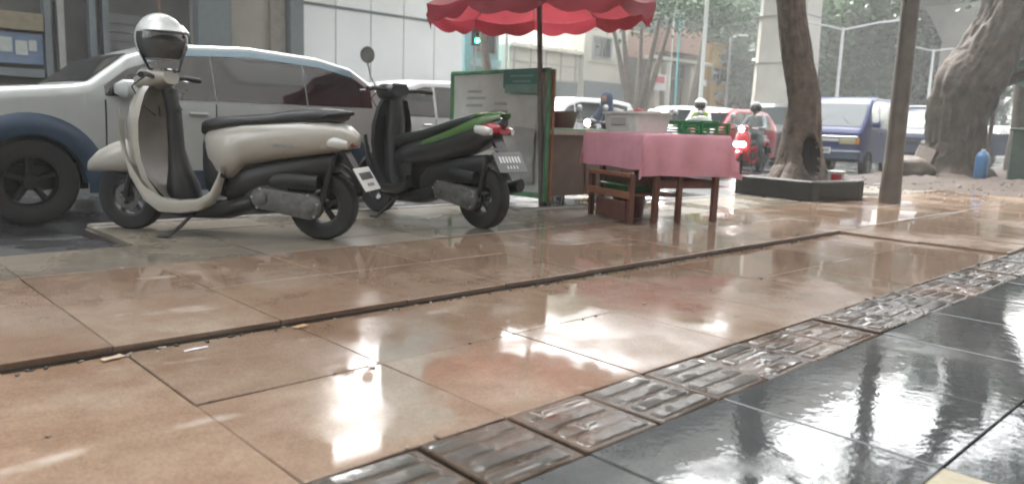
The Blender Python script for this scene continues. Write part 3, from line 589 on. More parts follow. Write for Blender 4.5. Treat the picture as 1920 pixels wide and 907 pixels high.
        MB().lathe([(.001, -.010), (.061, -.010)], 16, (hx - .02, s * mx, hz + mz + .03), 'X').build('mirror_glass', mirror_m, m_)
    for s, q_ in ((1, .0), (-1, .03)): MB().tube([(hx + .02, s * .16, hz), (hx + .10, s * .17, hz - .06), (hx + .09, s * .10, hz - .16), (hx + .02 + q_, s * .05, hz - .24)], .005, 6).build('brake_cable', blackpl, root, 50)
    MB().box((hx - .045, 0, hz + .045), (.06, .15, .02), rot=Matrix.Rotation(.5, 3, 'Y'), ch=.006).build('instrument_panel', glass_dk, root)
    MB().lathe([(.001, .012), (.014, .012), (.016, 0)], 10, (st['neck'][-2][1] - .05, .0, .80), 'X').build('key_slot', steel, root)
    for q_ in range(9):
        rx = st['rear'][6]; MB().box((rx[0] - .04 - q_ * .018, rx[3] * .985 + .002, .60 + .004 * (q_ % 2)), (.010, .006, .016)).build('badge_letter', steel if st['paint'] is not cream else alu, root)
    b = MB(); b.tube([(x0 + .12, .13, fz - .06), (x0 + .17, .20, fz - .14), (x0 + .22, .27, .012)], .012, 6); b.tube([(x0 + .22, .27, .008), (x0 + .29, .285, .006)], .012, 6); b.build('side_stand', blackpl, root)
    return root

ST_W = dict(wb=1.34, wr=.225, paint=cream, paint2=cream, inner=taupe, plate=plate_m, col=(.5, 0, 0, 0),
    shield=[(.20, 1.10, .14, .05), (.27, 1.16, .18, .08), (.36, 1.23, .205, .10), (.48, 1.295, .215, .13), (.60, 1.325, .22, .15), (.72, 1.325, .215, .15), (.82, 1.30, .20, .14), (.90, 1.26, .17, .11), (.945, 1.22, .12, .07)],
    neck=[(.22, .96, .10, .12), (.32, .97, .11, .10), (.42, .99, .085, .07), (.55, 1.01, .06, .05), (.78, 1.02, .055, .045), (.93, 1.05, .055, .05)],
    floor=(.70, 1.10, .215), trim=[(1.275, .78, .10), (1.27, .60, .11), (1.22, .42, .11), (1.13, .27, .11), (1.03, .195, .10), (.90, .185, .09), (.76, .205, .085), (.67, .26, .09), (.625, .34, .10), (.60, .42, .08)],
    rear=[(.80, .56, .62, .04), (.77, .50, .67, .09), (.72, .43, .71, .13), (.65, .36, .73, .16), (.57, .37, .745, .18), (.48, .46, .755, .185), (.30, .495, .765, .185), (.10, .53, .775, .175), (-.06, .56, .765, .15), (-.17, .585, .74, .11), (-.235, .62, .685, .05)],
    apron=[(.62, .24, .56, .13), (.70, .26, .68, .13), (.765, .27, .69, .11), (.79, .30, .66, .07)],
    seat=[(.80, .70, .06, .05), (.77, .745, .11, .09), (.68, .77, .14, .10), (.50, .785, .155, .09), (.32, .80, .155, .09), (.18, .83, .15, .11), (.0, .845, .135, .11), (-.11, .84, .10, .09), (-.16, .825, .05, .05)],
    tail=(-.20, .655), rail=(-.12, .80), bar=(1.10, 1.0), mirror=(.30, .18), msides=(), deepfender=True)
cream_sc = scooter('parked_scooter', 'cream retro scooter parked on its side stand at left', (2.53, 4.42, 0), math.radians(129.1), ST_W)
# chrome-like round headlamp ring is hidden from here; brand-free badge on the flank
ST_G = dict(wb=1.27, wr=.235, paint=black_p, paint2=green_p, inner=blackpl, plate=plate_k, col=(.5, 0, 0, 0), trim2=False, stripe=[(.52, .60, .635, .167), (.40, .625, .67, .167), (.22, .675, .73, .155), (.05, .73, .80, .13), (-.10, .79, .855, .09), (-.20, .83, .86, .05)],
    shield=[(.24, 1.08, .13, .05), (.34, 1.16, .17, .09), (.46, 1.22, .19, .12), (.60, 1.27, .20, .15), (.74, 1.27, .20, .16), (.86, 1.22, .17, .12), (.95, 1.17, .12, .07)],
    neck=[(.24, 1.0, .10, .09), (.40, 1.02, .11, .08), (.60, 1.06, .09, .07), (.80, 1.05, .085, .065), (.95, 1.07, .07, .06)],
    floor=(.72, 1.08, .24), trim=[(1.21, .62, .09), (1.17, .45, .10), (1.08, .31, .10), (.97, .235, .08), (.84, .235, .075), (.72, .27, .08), (.66, .33, .07)],
    rear=[(.93, .46, .55, .10), (.84, .42, .60, .14), (.66, .43, .65, .16), (.42, .47, .70, .165), (.22, .52, .75, .155), (.04, .58, .80, .13), (-.10, .66, .84, .09), (-.19, .74, .83, .04)],
    apron=[(.70, .24, .50, .12), (.80, .26, .58, .13), (.90, .28, .60, .11), (.95, .32, .56, .07)],
    seat=[(.98, .62, .06, .05), (.92, .67, .11, .09), (.78, .70, .14, .10), (.56, .735, .15, .09), (.38, .78, .15, .10), (.20, .83, .14, .11), (.02, .865, .12, .10), (-.08, .875, .07, .05)],
    seatm=seat_g, tail=(-.17, .76), rail=(-.06, .84), bar=(1.06, 1.02), mirror=(.30, .24), mirm=steel, msides=(1,))
green_sc = scooter('parked_scooter', 'black and green scooter parked between the cream scooter and the cart', (3.80, 4.29, 0), math.radians(94), ST_G)
ST_R = dict(ST_G); ST_R.update(shieldm=red_p, msides=(-1, 1), paint=red_p, paint2=red_p, stripe=None, lamp=lamp_on_w, seatm=seat_m)
red_sc = scooter('ridden_scooter', 'red scooter with lit headlamp ridden past the pink table', (17.2, 9.35, RD), math.radians(186), ST_R)
b = MB(); b.loft([(1.30, 0, .63, .10, .045), (1.24, 0, .65, .15, .07)], 12, 2.4); b.build('front_lamp', lamp_on_w, red_sc, 50)
ST_K = dict(ST_G); ST_K.update(shieldm=black_p, msides=(-1, 1), paint=black_p, stripe=None, lamp=lamp_on, seatm=seat_m)
blk_sc = scooter('ridden_scooter', 'dark scooter with glowing headlamp ridden behind the food cart', (12.75, 10.25, RD), math.radians(190), ST_K)
ST_V = dict(ST_G); ST_V.update(shieldm=black_p, msides=(-1, 1), paint=black_p, stripe=None, seatm=seat_m)
grn_sc = scooter('ridden_scooter', 'dark scooter under the rider in white helmet and green vest', (15.5, 9.75, RD), math.radians(184), ST_V)

# ------------------------------------------------------------------ people
def person(name, label, loc, rz, clothes, helmet, visor, foot_down=True, hood=False):
    root = empty(name, loc, rz, label, 'person')
    V = []; E = []; Rr = []
    def add(p, r, par=None):
        V.append(p); Rr.append(r); i = len(V) - 1
        if par is not None: E.append((par, i))
        return i
    pel = add((.36, 0, .84), .155); ab = add((.37, 0, 1.0), .15, pel); ch = add((.40, 0, 1.17), .165, ab); nk = add((.44, 0, 1.335), .06, ch); hd = add((.475, 0, 1.42), .085, nk); ht = add((.48, 0, 1.53), .09, hd)
    for s in (-1, 1):
        sh = add((.41, s * .17, 1.27), .075, ch); up = add((.50, s * .24, 1.14), .058, sh); el = add((.60, s * .30, 1.03), .048, up); fo = add((.74, s * .31, 1.02), .042, el); wr_ = add((.90, s * .31, 1.025), .03, fo); pa = add((.965, s * .30, 1.03), .036, wr_)
        for q in range(4):
            k1 = add((1.01, s * (.262 + .022 * q), 1.045), .010, pa); k2 = add((1.035, s * (.262 + .022 * q), 1.02), .009, k1); add((1.02, s * (.262 + .022 * q), .995), .008, k2)
        t1 = add((.975, s * .262, 1.02), .011, pa); add((1.0, s * .25, 1.0), .009, t1)
        hp = add((.38, s * .10, .82), .115, pel)
        if s == 1 and foot_down: ks = [((.62, .24, .70), .085), ((.72, .27, .58), .066), ((.66, .31, .32), .052), ((.62, .33, .10), .042)]
        else: ks = [((.60, s * .17, .80), .09), ((.80, s * .19, .70), .066), ((.80, s * .18, .48), .054), ((.78, s * .17, .29), .042)]
        pr = hp
        for p, r in ks: pr = add(p, r, pr)
        p = ks[-1][0]; add((p[0] + .17, p[1], p[2] - .055), .036, pr); add((p[0] - .05, p[1], p[2] - .05), .034, pr)
    me = bpy.data.meshes.new('tmp'); me.from_pydata(V, E, []); ob = bpy.data.objects.new('tmp', me); C.objects.link(ob)
    md = ob.modifiers.new('s', 'SKIN'); md.use_smooth_shade = True
    for i, sv_ in enumerate(me.skin_vertices[0].data): sv_.radius = (Rr[i], Rr[i]); sv_.use_root = (i == 0)
    ss = ob.modifiers.new('d', 'SUBSURF'); ss.levels = 2; ss.render_levels = 2
    dg = bpy.context.evaluated_depsgraph_get(); nm = bpy.data.meshes.new_from_object(ob.evaluated_get(dg)); bpy.data.objects.remove(ob)
    nm.materials.clear()
    for m in clothes: nm.materials.append(m)           # shirt, trousers, skin, shoes, vest
    for p in nm.polygons:
        c = p.center; i = 0
        if c.z > 1.355 or (c.x > .88 and c.z > .95): i = 2
        elif c.z < .90 and not (c.z > .86 and abs(c.y) > .2): i = 1
        if i == 1 and ((c.z < .13) or (c.z < .31 and c.y < 0 and c.z < .26)): i = 3
        if len(clothes) > 4 and i == 0 and abs(c.y) < .19 and .93 < c.z < 1.34 and c.x < .62: i = 4
        p.material_index = i; p.use_smooth = True
    body = bpy.data.objects.new('body', nm); C.objects.link(body); body.parent = root
    c = (.495, 0, 1.50)
    if hood:
        b = MB(); rings = []
        for z, r, dx in ((1.64, .03, -.02), (1.62, .075, -.015), (1.57, .115, -.01), (1.50, .128, -.005), (1.42, .125, 0), (1.34, .135, -.01), (1.26, .185, -.03), (1.12, .225, -.05), (1.0, .235, -.06)):
            rings.append([(c[0] - .02 + dx + r * (1.05 if math.cos(t) < 0 else .96) * math.cos(t), r * math.sin(t) * (1 if z > 1.3 else 1.12), z) for t in [2 * PI * k / 18 for k in range(18)]])
        b.ring(rings, True); b.build('hooded_veil', helmet, root, 60)
        b = MB(); b.loft([(c[0] + .085, 0, 1.485, .062, .075), (c[0] + .115, 0, 1.48, .045, .055)], 12, 2); b.build('face', clothes[2], root, 60)
    else:
        b = MB(); rings = []
        for a in range(0, 10):
            t = math.radians(-42 + a * 14.6); rings.append([(c[0] - .01 + .138 * math.cos(t) * 1.1 * math.cos(u), .138 * math.cos(t) * math.sin(u), 1.505 + .14 * math.sin(t)) for u in [2 * PI * k / 22 for k in range(22)]])
        b.ring(rings, True); b.build('helmet', helmet, root, 60)
        rows = [[(c[0] - .01 + 1.1 * (.147) * math.cos(e) * math.cos(u), .147 * math.cos(e) * math.sin(u), 1.505 + .147 * math.sin(e)) for u in [math.radians(-78 + 12 * k) for k in range(14)]] for e in [math.radians(q) for q in (-36, -22, -8, 6, 16)]]
        MB().grid(rows).build('visor', visor, root, 60)
    return root
skin = mat('skin', (.30, .17, .11), .5, var=.1); grey_sh = mat('grey_shirt', (.30, .34, .35), .8, var=.15); dark_tr = mat('dark_grey_trousers', (.06, .065, .065), .8, var=.2); shoe = mat('black_shoes', (.02, .02, .02), .5)
white_sh = mat('white_shirt', (.66, .67, .63), .8, var=.1); vest = mat('neon_green_vest', (.30, .52, .03), .7, var=.2, scale=9); navy = mat('navy_veil', (.05, .075, .13), .8, var=.2); navy2 = mat('slate_blue_jacket', (.12, .14, .20), .8, var=.2)
hel_w = paint('white_helmet', (.72, .71, .66)); hel_g = paint('dark_grey_helmet', (.09, .095, .10)); visor_d = mat('dark_visor', (.03, .03, .035), .1, coat=.8); visor_b = mat('brown_visor', (.10, .08, .07), .15, coat=.8)
person('person', 'person in grey shirt and dark helmet riding the red scooter', (17.2, 9.35, RD), math.radians(186), [grey_sh, dark_tr, skin, shoe], hel_g, visor_d)
person('person', 'person in white helmet and neon green vest behind the green crates', (15.5, 9.75, RD), math.radians(184), [white_sh, dark_tr, skin, shoe, vest], hel_w, visor_b)
person('person', 'person wearing a navy blue veil riding behind the white plastic box', (12.75, 10.25, RD), math.radians(190), [navy2, dark_tr, skin, shoe], navy, visor_d, foot_down=False, hood=True)

# helmet hanging on the handlebar of the cream scooter
hr = math.radians(129.1); hx_, hy_ = 2.53 + 1.10 * math.cos(hr), 4.42 + 1.10 * math.sin(hr)
hel = empty('helmet', (hx_, hy_, 1.235), math.radians(129.1 + 150), 'silver white open-face helmet resting on the cream scooter handlebar', 'helmet')
b = MB(); rings = []
for a in range(0, 12):
    t = math.radians(-48 + a * 12.3); rings.append([(.152 * math.cos(t) * 1.1 * math.cos(u), .152 * math.cos(t) * math.sin(u), .01 + .17 * math.sin(t)) for u in [2 * PI * k / 28 for k in range(28)]])
b.ring(rings, True); b.build('shell', paint('silver_white_helmet', (.60, .62, .60), .25), hel, 60)
rows = [[(1.1 * .163 * math.cos(e) * math.cos(u), .163 * math.cos(e) * math.sin(u), .005 + .178 * math.sin(e)) for u in [math.radians(-88 + 11 * k) for k in range(17)]] for e in [math.radians(q) for q in (-42, -30, -18, -6, 6, 14)]]
MB().grid(rows).build('visor', mat('smoke_visor', (.05, .055, .055), .1, coat=.9), hel, 60)
rows = [[(1.1 * .168 * math.cos(e) * math.cos(u) + p, .168 * math.cos(e) * math.sin(u), .005 + .182 * math.sin(e)) for u in [math.radians(-80 + 10 * k) for k in range(17)]] for e, p in [(math.radians(q), p) for q, p in ((16, .03), (24, .01), (34, 0))]]
MB().grid(rows).build('peak', paint('silver_white_helmet', (.6, .62, .6)), hel, 60)
b = MB(); b.tube([(.02, .14, -.09), (.04, .10, -.18), (.04, 0, -.21), (.04, -.10, -.18), (.02, -.14, -.09)], .009, 6); b.build('chin_strap', blackpl, hel)

# ================================================================== FOOD CART, UMBRELLA, TABLE
cart = empty('food_cart', (5.6, 5.36, RD), 0, 'brown food cart with tall grey board and green frame under the red umbrella', 'food cart')
cb = MB(); cb.box((.0, .77, .83), (.02, 1.46, 1.22)); board = cb.build('end_board', cart_board, cart)
for nm, c, d in (('top_rail', (-.012, .77, 1.455), (.05, 1.54, .04)), ('corner_post', (-.012, .010, .80), (.05, .032, 1.32)), ('corner_post', (-.012, 1.535, .80), (.05, .022, 1.32)), ('bottom_rail', (-.008, .77, .19), (.05, 1.5, .05)), ('inner_post', (-.013, .10, .83), (.03, .03, 1.2))):
    MB().box(c, d, ch=.006).build(nm, cart_green if nm != 'inner_post' else white_pl, cart)
b = MB(); b.box((.026, -.012, .80), (.03, .03, 1.32)); b.build('edge_strip', wood_o, cart)
b = MB(); b.box((.95, .05, .52), (1.86, .03, .66)); b.box((.95, 1.45, .52), (1.86, .03, .66)); b.box((1.88, .75, .52), (.03, 1.40, .66)); b.box((.95, .75, .21), (1.86, 1.37, .03)); b.build('cabinet', cart_brown, cart)
MB().box((.97, .75, .868), (1.94, 1.52, .035), ch=.006).build('counter', cart_green, cart); MB().box((.97, -.015, .845), (1.92, .02, .05)).build('counter_edge', mat('pale_edge', (.4, .4, .36), .5), cart)
for x in (.62, 1.25): MB().box((x, .032, .52), (.012, .012, .62)).build('board_batten', wood_r, cart)
for (x, y, r) in ((.20, .10, .16), (.20, 1.35, .16), (1.6, .10, .20), (1.6, 1.35, .20)): wheel(cart, (x, y, r), r, .07, steel, 8, 'cart_wheel', .78, 22)
# hanging vinyl sign on the board, two tones
sg = MB(); sg.box((-.05, .36, 1.375), (.012, .56, .19)); sgn = sg.build('hanging_sign', teal_sign, cart); MB().box((-.058, .36, 1.27), (.004, .50, .09)).build('sign_panel', lightgreen, sgn)
for i, (y, z, w) in enumerate(((.36, 1.40, .34), (.36, 1.345, .26), (.36, 1.272, .38))): MB().box((-.0605, y, z), (.002, w, .018)).build('sign_text_line', mat('faded_print', (.16, .32, .27), .5), sgn)
# faded writing on the board
for i, (y, z, w) in enumerate(((1.15, 1.25, .24), (1.12, 1.18, .32), (1.15, 1.10, .28), (.72, 1.12, .20), (.72, 1.04, .22), (1.15, .98, .30))): MB().box((-.0115, y, z), (.003, w, .03)).build('faded_lettering', mat('faded_grey_print', (.29, .31, .29), .5, var=.2), board)
# wrinkled plastic sheet hung on the lower board
rows = []
for i in range(22):
    z = .30 + .55 * i / 21; rows.append([(-.03 - .022 * (1 + noise.noise((y * 5, z * 6, 2))) - .012 * noise.noise((y * 14, z * 13, 5)), y, z + .04 * math.sin(y * 3)) for y in [.16 + .5 * k / 21 for k in range(22)]])
MB().grid(rows).build('plastic_cover', mat('clear_grey_plastic', (.36, .37, .34), .22, var=.12, coat=.4), cart, 60)

tub = MB(); tub.loft([(.0, 0, 0, .15, .10), (.15, 0, 0, .185, .13), (.16, 0, 0, .20, .145), (.175, 0, 0, .20, .145)], 18, 5, axis='Z'); o = tub.build('plastic_tub', maroon_pl, None, 50); o.location = (5.98, 5.58, RD + .886); tag(o, 'maroon plastic tub on the cart counter beside the board', 'tub')
# big vendor umbrella
UX, UY, UZ, UR = 5.58, 5.41, 1.93, 1.12
um = empty('umbrella', (UX, UY, RD), 0, 'large red vendor umbrella with scalloped edge above the food cart', 'umbrella'); um.rotation_euler = (math.radians(-1.5), math.radians(-2.5), .2)
zr = UZ - RD; NS = 10
for k in range(NS):
    a0, a1 = 2 * PI * k / NS, 2 * PI * (k + 1) / NS; rows = []
    for i in range(9):
        f = i / 8; r = .05 + (UR - .05) * f; z = zr + .46 * (1 - f ** 1.25) - .0; row = []
        for j in range(9):
            g = j / 8; a = lerp(a0, a1, g); sag = .05 * f * math.sin(PI * g); row.append((r * (1 - .045 * math.sin(PI * g) * f) * math.cos(a), r * (1 - .045 * math.sin(PI * g) * f) * math.sin(a), z - sag))
        rows.append(row)
    MB().grid(rows).build('canopy_panel', umb_red, um, 60)
    rows = []
    for j in range(13):
        g = j / 12; a = lerp(a0, a1, g); rr = UR * (1 - .045 * math.sin(PI * g)); zz = zr - .05 * math.sin(PI * g); dp = .10 + .045 * abs(math.sin(2 * PI * g + .1)); row = []
        for q in range(4): w = .006 * math.sin(9 * a + q); row.append(((rr + .005 + w * q) * math.cos(a), (rr + .005 + w * q) * math.sin(a), zz - dp * q / 3))
        rows.append(row)
    MB().grid(rows).build('valance', umb_dark if k % 2 else umb_red, um, 60)
    b = MB(); b.tube([(.05 * math.cos(a0), .05 * math.sin(a0), zr + .44), (UR * math.cos(a0), UR * math.sin(a0), zr - .008)], .007, 6); b.tube([(.03 * math.cos(a0), .03 * math.sin(a0), zr + .05), (UR * .52 * math.cos(a0), UR * .52 * math.sin(a0), zr + .225)], .006, 6); b.build('rib', steel, um)
MB().tube([(0, 0, .05), (0, 0, zr + .52)], .026, 12).build('pole', pole_m, um, 40); MB().lathe([(.03, zr + .02), (.05, zr + .03), (.05, zr + .08), (.03, zr + .09)], 14).build('hub', blackpl, um, 40)

# table with a pink cloth
TA = math.radians(-21); tb = empty('vendor_table', (5.12, 3.82, 0), TA, 'red-brown wooden table beside the cart, two tall legs showing under the cloth', 'table')
TWd, TD, TH = .86, 1.02, .745
b = MB(); b.box((TWd / 2, TD / 2, TH - .02), (TWd - .04, TD - .04, .03), ch=.004).build('table_top', wood_r, tb)
for (x, y) in ((.16, .03), (TWd - .10, .03), (.16, TD - .08), (TWd - .10, TD - .08)): MB().box((x, y, (TH - .04) / 2), (.05, .05, TH - .045), ch=.004).build('leg', wood_r, tb)
MB().box((TWd / 2 + .03, .05, .33), (TWd - .22, .028, .07), ch=.004).build('stretcher', wood_r, tb); MB().box((TWd / 2 + .03, TD - .10, .33), (TWd - .22, .028, .07), ch=.004).build('stretcher', wood_r, tb)
for x in (.16, TWd - .10): MB().box((x, TD / 2, .33), (.028, TD - .2, .07), ch=.004).build('side_stretcher', wood_r, tb)
# cloth: top sheet and hanging sides with folds
clo = empty('tablecloth', (5.12, 3.82, 0), TA, 'pink cloth hanging over the vendor table', 'tablecloth')
def cl_pt(u, v, n):
    x, y, z = u, v, TH + .006; du = max(0, -u) + max(0, u - TWd); dv = max(0, -v) + max(0, v - TD)
    if u < 0: x = -.012 - .03 * abs(noise.noise((v * 4, u * 3, n))) * min(1, du * 5)
    if u > TWd: x = TWd + .012 + .03 * abs(noise.noise((v * 4, u * 3, n))) * min(1, du * 5)
    if v < 0: y = -.012 - .035 * abs(noise.noise((u * 5, v * 2, n + 3))) * min(1, dv * 5)
    if v > TD: y = TD + .012
    if u < 0 or u > TWd: x += math.copysign(.016 * math.sin(v * 21 + 1.3 * math.sin(v * 5)) * min(1, du * 4), u)
    if v < 0: y -= .018 * math.sin(u * 19 + 1.6 * math.sin(u * 4)) * min(1, dv * 4)
    z -= max(du, dv)
    if du > 0 and dv > 0:                                        # corner folds
        m_ = min(du, dv); x += -.05 * m_ / .3 if u < 0 else .05 * m_ / .3; y += -.06 * m_ / .3; z -= .10 * m_
    z -= .012 * noise.noise((u * 3, v * 3, 7)) if du + dv > 0 else 0.002 * noise.noise((u * 9, v * 9, 1))
    return (x, y, z)
us = [-.30, -.24, -.16, -.08, -.02, 0] + [TWd * k / 18 for k in range(1, 18)] + [TWd, TWd + .02, TWd + .1, TWd + .2, TWd + .3]
vs = [-.35, -.28, -.2, -.1, -.03, 0] + [TD * k / 18 for k in range(1, 18)] + [TD, TD + .02, TD + .1, TD + .2]
MB().grid([[cl_pt(u, v, 1) for u in us] for v in vs]).build('cloth', pink_cloth, clo, 70)
# low wooden rack under the left side of the table with a green tray
rk_ = empty('wooden_rack', (5.04, 3.88, 0), TA, 'low orange-brown wooden rack with plank shelf under the table left side', 'rack')
for (x, y) in ((.03, .02), (.03, .70), (.50, .02), (.50, .70)): MB().box((x, y, .21), (.045, .045, .42), ch=.004).build('leg', wood_r, rk_)
for (y, z, d, m_) in ((.36, .235, .70, wood_o), (.36, .40, .70, wood_o)): MB().box((.005, y, z), (.022, d, .06 if z < .3 else .035), ch=.004).build('plank', m_, rk_)
MB().box((.27, .36, .235), (.48, .68, .02), ch=.003).build('shelf', wood_r, rk_); MB().box((.005, .30, .10), (.02, .5, .16)).build('lower_board', wood_r, rk_)
tr = MB(); tr.loft([(.0, 0, 0, .17, .23), (.05, 0, 0, .20, .27), (.056, 0, 0, .215, .285), (.062, 0, 0, .20, .27), (.02, 0, 0, .17, .235)], 24, 5, axis='Z'); o = tr.build('plastic_tray', green_pl, None, 50); o.location = (5.42, 4.15, .25); o.rotation_euler = (0, 0, TA); tag(o, 'green plastic tray on the shelf under the pink cloth', 'tray')
# goods on the table
def crate(name, label, lx, ly, w, d, h, m, slots=5, cat='crate', group=None, z=None):
    q = Matrix.Rotation(TA, 3, 'Z') @ Vector((lx, ly, 0)); r = empty(name, (5.12 + q.x, 3.82 + q.y, z if z else TH + .012), TA, label, cat, group)
    MB().box((0, 0, .008), (w - .01, d - .01, .014)).build('base', m, r)
    for s in (-1, 1):
        for k in range(3):
            zz = .02 + (h - .03) * (k + .5) / 3
            MB().box((0, s * (d / 2 - .006), zz), (w, .012, (h - .03) / 3 - .012), ch=.002).build('slat', m, r); MB().box((s * (w / 2 - .006), 0, zz), (.012, d - .026, (h - .03) / 3 - .012), ch=.002).build('slat', m, r)
        MB().box((0, s * (d / 2 - .003), h - .006), (w + .014, .02, .014), ch=.003).build('rim', m, r); MB().box((s * (w / 2 - .003), 0, h - .006), (.02, d - .02, .014), ch=.003).build('rim', m, r)
        for s2 in (-1, 1): MB().box((s * (w / 2 - .009), s2 * (d / 2 - .009), h / 2), (.02, .02, h - .02)).build('corner_post', m, r)
    return r
bx = empty('plastic_box', (0, 0, 0), TA, 'white plastic storage box on the pink table', 'box'); q = Matrix.Rotation(TA, 3, 'Z') @ Vector((.17, .42, 0)); bx.location = (5.12 + q.x, 3.82 + q.y, TH + .012)
b = MB(); b.loft([(0, 0, 0, .165, .27), (.15, 0, 0, .185, .29), (.152, 0, 0, .20, .305), (.17, 0, 0, .20, .305), (.171, 0, 0, .18, .285), (.02, 0, 0, .155, .26)], 28, 9, axis='Z'); b.build('box_body', white_pl, bx, 40)
for s in (-1, 1): MB().box((s * .185, 0, .09), (.012, .24, .07), ch=.01).build('recess_panel', mat('grey_recess', (.40, .40, .38), .4), bx)
for k in range(9):
    r_ = random.Random(k); o = MB().loft([(-.06, 0, 0, .02, .012), (-.03, 0, 0, .04, .02), (.03, 0, 0, .04, .02), (.06, 0, 0, .02, .012)], 10, 2.2).build('wrapped_snack', [white_pl, red_pl, white_pl, mat('clear_wrap', (.5, .48, .42), .25)][k % 4], bx, 60); o.location = (r_.uniform(-.10, .10), -.2 + k * .05, .155 + r_.uniform(0, .02)); o.rotation_euler = (0, r_.uniform(-.4, .4), r_.random() * 3)
crate('plastic_crate', 'green crate beside the white box, leftmost of three', .47, .17, .17, .30, .105, green_pl, group='green crates on the pink table')
crate('plastic_crate', 'green crate in the middle of the three on the table', .65, .16, .17, .28, .115, green_pl, group='green crates on the pink table')
crate('plastic_crate', 'green crate at the table right end, rightmost of three', .815, .20, .14, .30, .10, green_pl, group='green crates on the pink table')
# crumpled clear bag on the middle crate
b = MB(); rows = []
for i in range(13):
    t = PI * (i / 12) * .52; rows.append([((.075 * math.sin(t) + .012 * noise.noise((i * .9, k * 1.3, 2))) * math.cos(2 * PI * k / 16), (.13 * math.sin(t) + .015 * noise.noise((i * .9, k * 1.3, 5))) * math.sin(2 * PI * k / 16), .07 * math.cos(t) + .012 * noise.noise((i, k, 8))) for k in range(17)])
b.grid(rows); q = Matrix.Rotation(TA, 3, 'Z') @ Vector((.65, .16, 0)); o = b.build('plastic_bag', mat('cloudy_bag', (.62, .63, .60), .25, coat=.3), None, 60); o.location = (5.12 + q.x, 3.82 + q.y, TH + .10); tag(o, 'cloudy plastic bag heaped in the middle green crate', 'bag')
b = MB(); b.lathe([(.001, 0), (.13, 0), (.155, .24), (.162, .245), (.162, .26), (.15, .26), (.125, .02)], 24); o = b.build('bucket', mat('dark_red_plastic', (.16, .03, .03), .35), None, 50); o.location = (5.52, 4.25, 0.002); tag(o, 'dark red bucket on the ground under the table', 'bucket')

# ================================================================== TREES, POLE, STREET FURNITURE
def trunk_mesh(path, rad, n=26, rough=.10, seed=0, ridge=0.0, lump=2.2, sub=7):
    b = MB(); rings = []; cum = 0
    pts = []; rs = []
    for i in range(len(path) - 1):
        for k in range(sub):
            f = k / sub; pts.append(Vector(path[i]).lerp(Vector(path[i + 1]), f)); rs.append(lerp(rad[i], rad[i + 1], f))
    pts.append(Vector(path[-1])); rs.append(rad[-1])
    for _ in range(3): pts = [pts[0]] + [(pts[i - 1] + pts[i] * 2 + pts[i + 1]) / 4 for i in range(1, len(pts) - 1)] + [pts[-1]]
    for i, p in enumerate(pts):
        d = (pts[min(i + 1, len(pts) - 1)] - pts[max(i - 1, 0)]).normalized(); a = d.cross(Vector((0, 1, 0.0))).normalized(); c = d.cross(a); ring = []
        for k in range(n):
            t = 2 * PI * k / n; w = Vector((math.cos(t), math.sin(t), 0))
            rr = rs[i] * (1 + rough * 1.6 * noise.noise((w.x * lump + seed, w.y * lump, p.z * .8)) + rough * .7 * noise.noise((w.x * 6 + seed, w.y * 6, p.z * 2.5)) + rough * .35 * noise.noise((w.x * 14, w.y * 14 + seed, p.z * 7)) + ridge * noise.noise((w.x * 10 + seed, w.y * 10, p.z * .9)) + ridge * .6 * noise.noise((w.x * 22, w.y * 22 + seed, p.z * 2.2)))
            ring.append(tuple(p + (a * math.cos(t) + c * math.sin(t)) * rr))
        rings.append(ring)
    b.ring(rings, True); return b
def crown_mesh(name, cs, n, size, m, seed, clump=.55, parent=None):
    r = np.random.default_rng(seed); V = []; F = []
    pc = []
    for (c, ax) in cs:
        k = max(6, int(22 * ax[0] * ax[1] * ax[2] / 8)); u = r.normal(size=(k, 3)); u /= np.linalg.norm(u, axis=1)[:, None]; u *= (r.random(k) ** .45)[:, None]; pc.append(np.array(c) + u * np.array(ax))
    pc = np.concatenate(pc); sc_ = clump * (.6 + .8 * r.random(len(pc)))
    idx = r.integers(0, len(pc), n); pos = pc[idx] + r.normal(size=(n, 3)) * sc_[idx][:, None] * np.array([1, 1, .6])
    d = r.normal(size=(n, 3)); d[:, 2] *= .6; d /= np.linalg.norm(d, axis=1)[:, None]; e = np.cross(d, r.normal(size=(n, 3))); e /= np.linalg.norm(e, axis=1)[:, None]
    s = size * (.6 + .8 * r.random(n))[:, None]; dr = np.array([0, 0, -.25]) * s
    A = pos - d * s * .5; B = pos + e * s * .28; Cc = pos + d * s * .5 + dr; D = pos - e * s * .28
    V = np.stack([A, B, Cc, D], 1).reshape(-1, 3); me = bpy.data.meshes.new(name)
    me.vertices.add(4 * n); me.vertices.foreach_set('co', V.ravel()); me.loops.add(4 * n); me.loops.foreach_set('vertex_index', np.arange(4 * n)); me.polygons.add(n)
    me.polygons.foreach_set('loop_start', np.arange(0, 4 * n, 4)); me.polygons.foreach_set('loop_total', np.full(n, 4)); me.materials.append(m); me.update(); me.validate()
    o = bpy.data.objects.new(name, me); C.objects.link(o)
    if parent: o.parent = parent
    return o

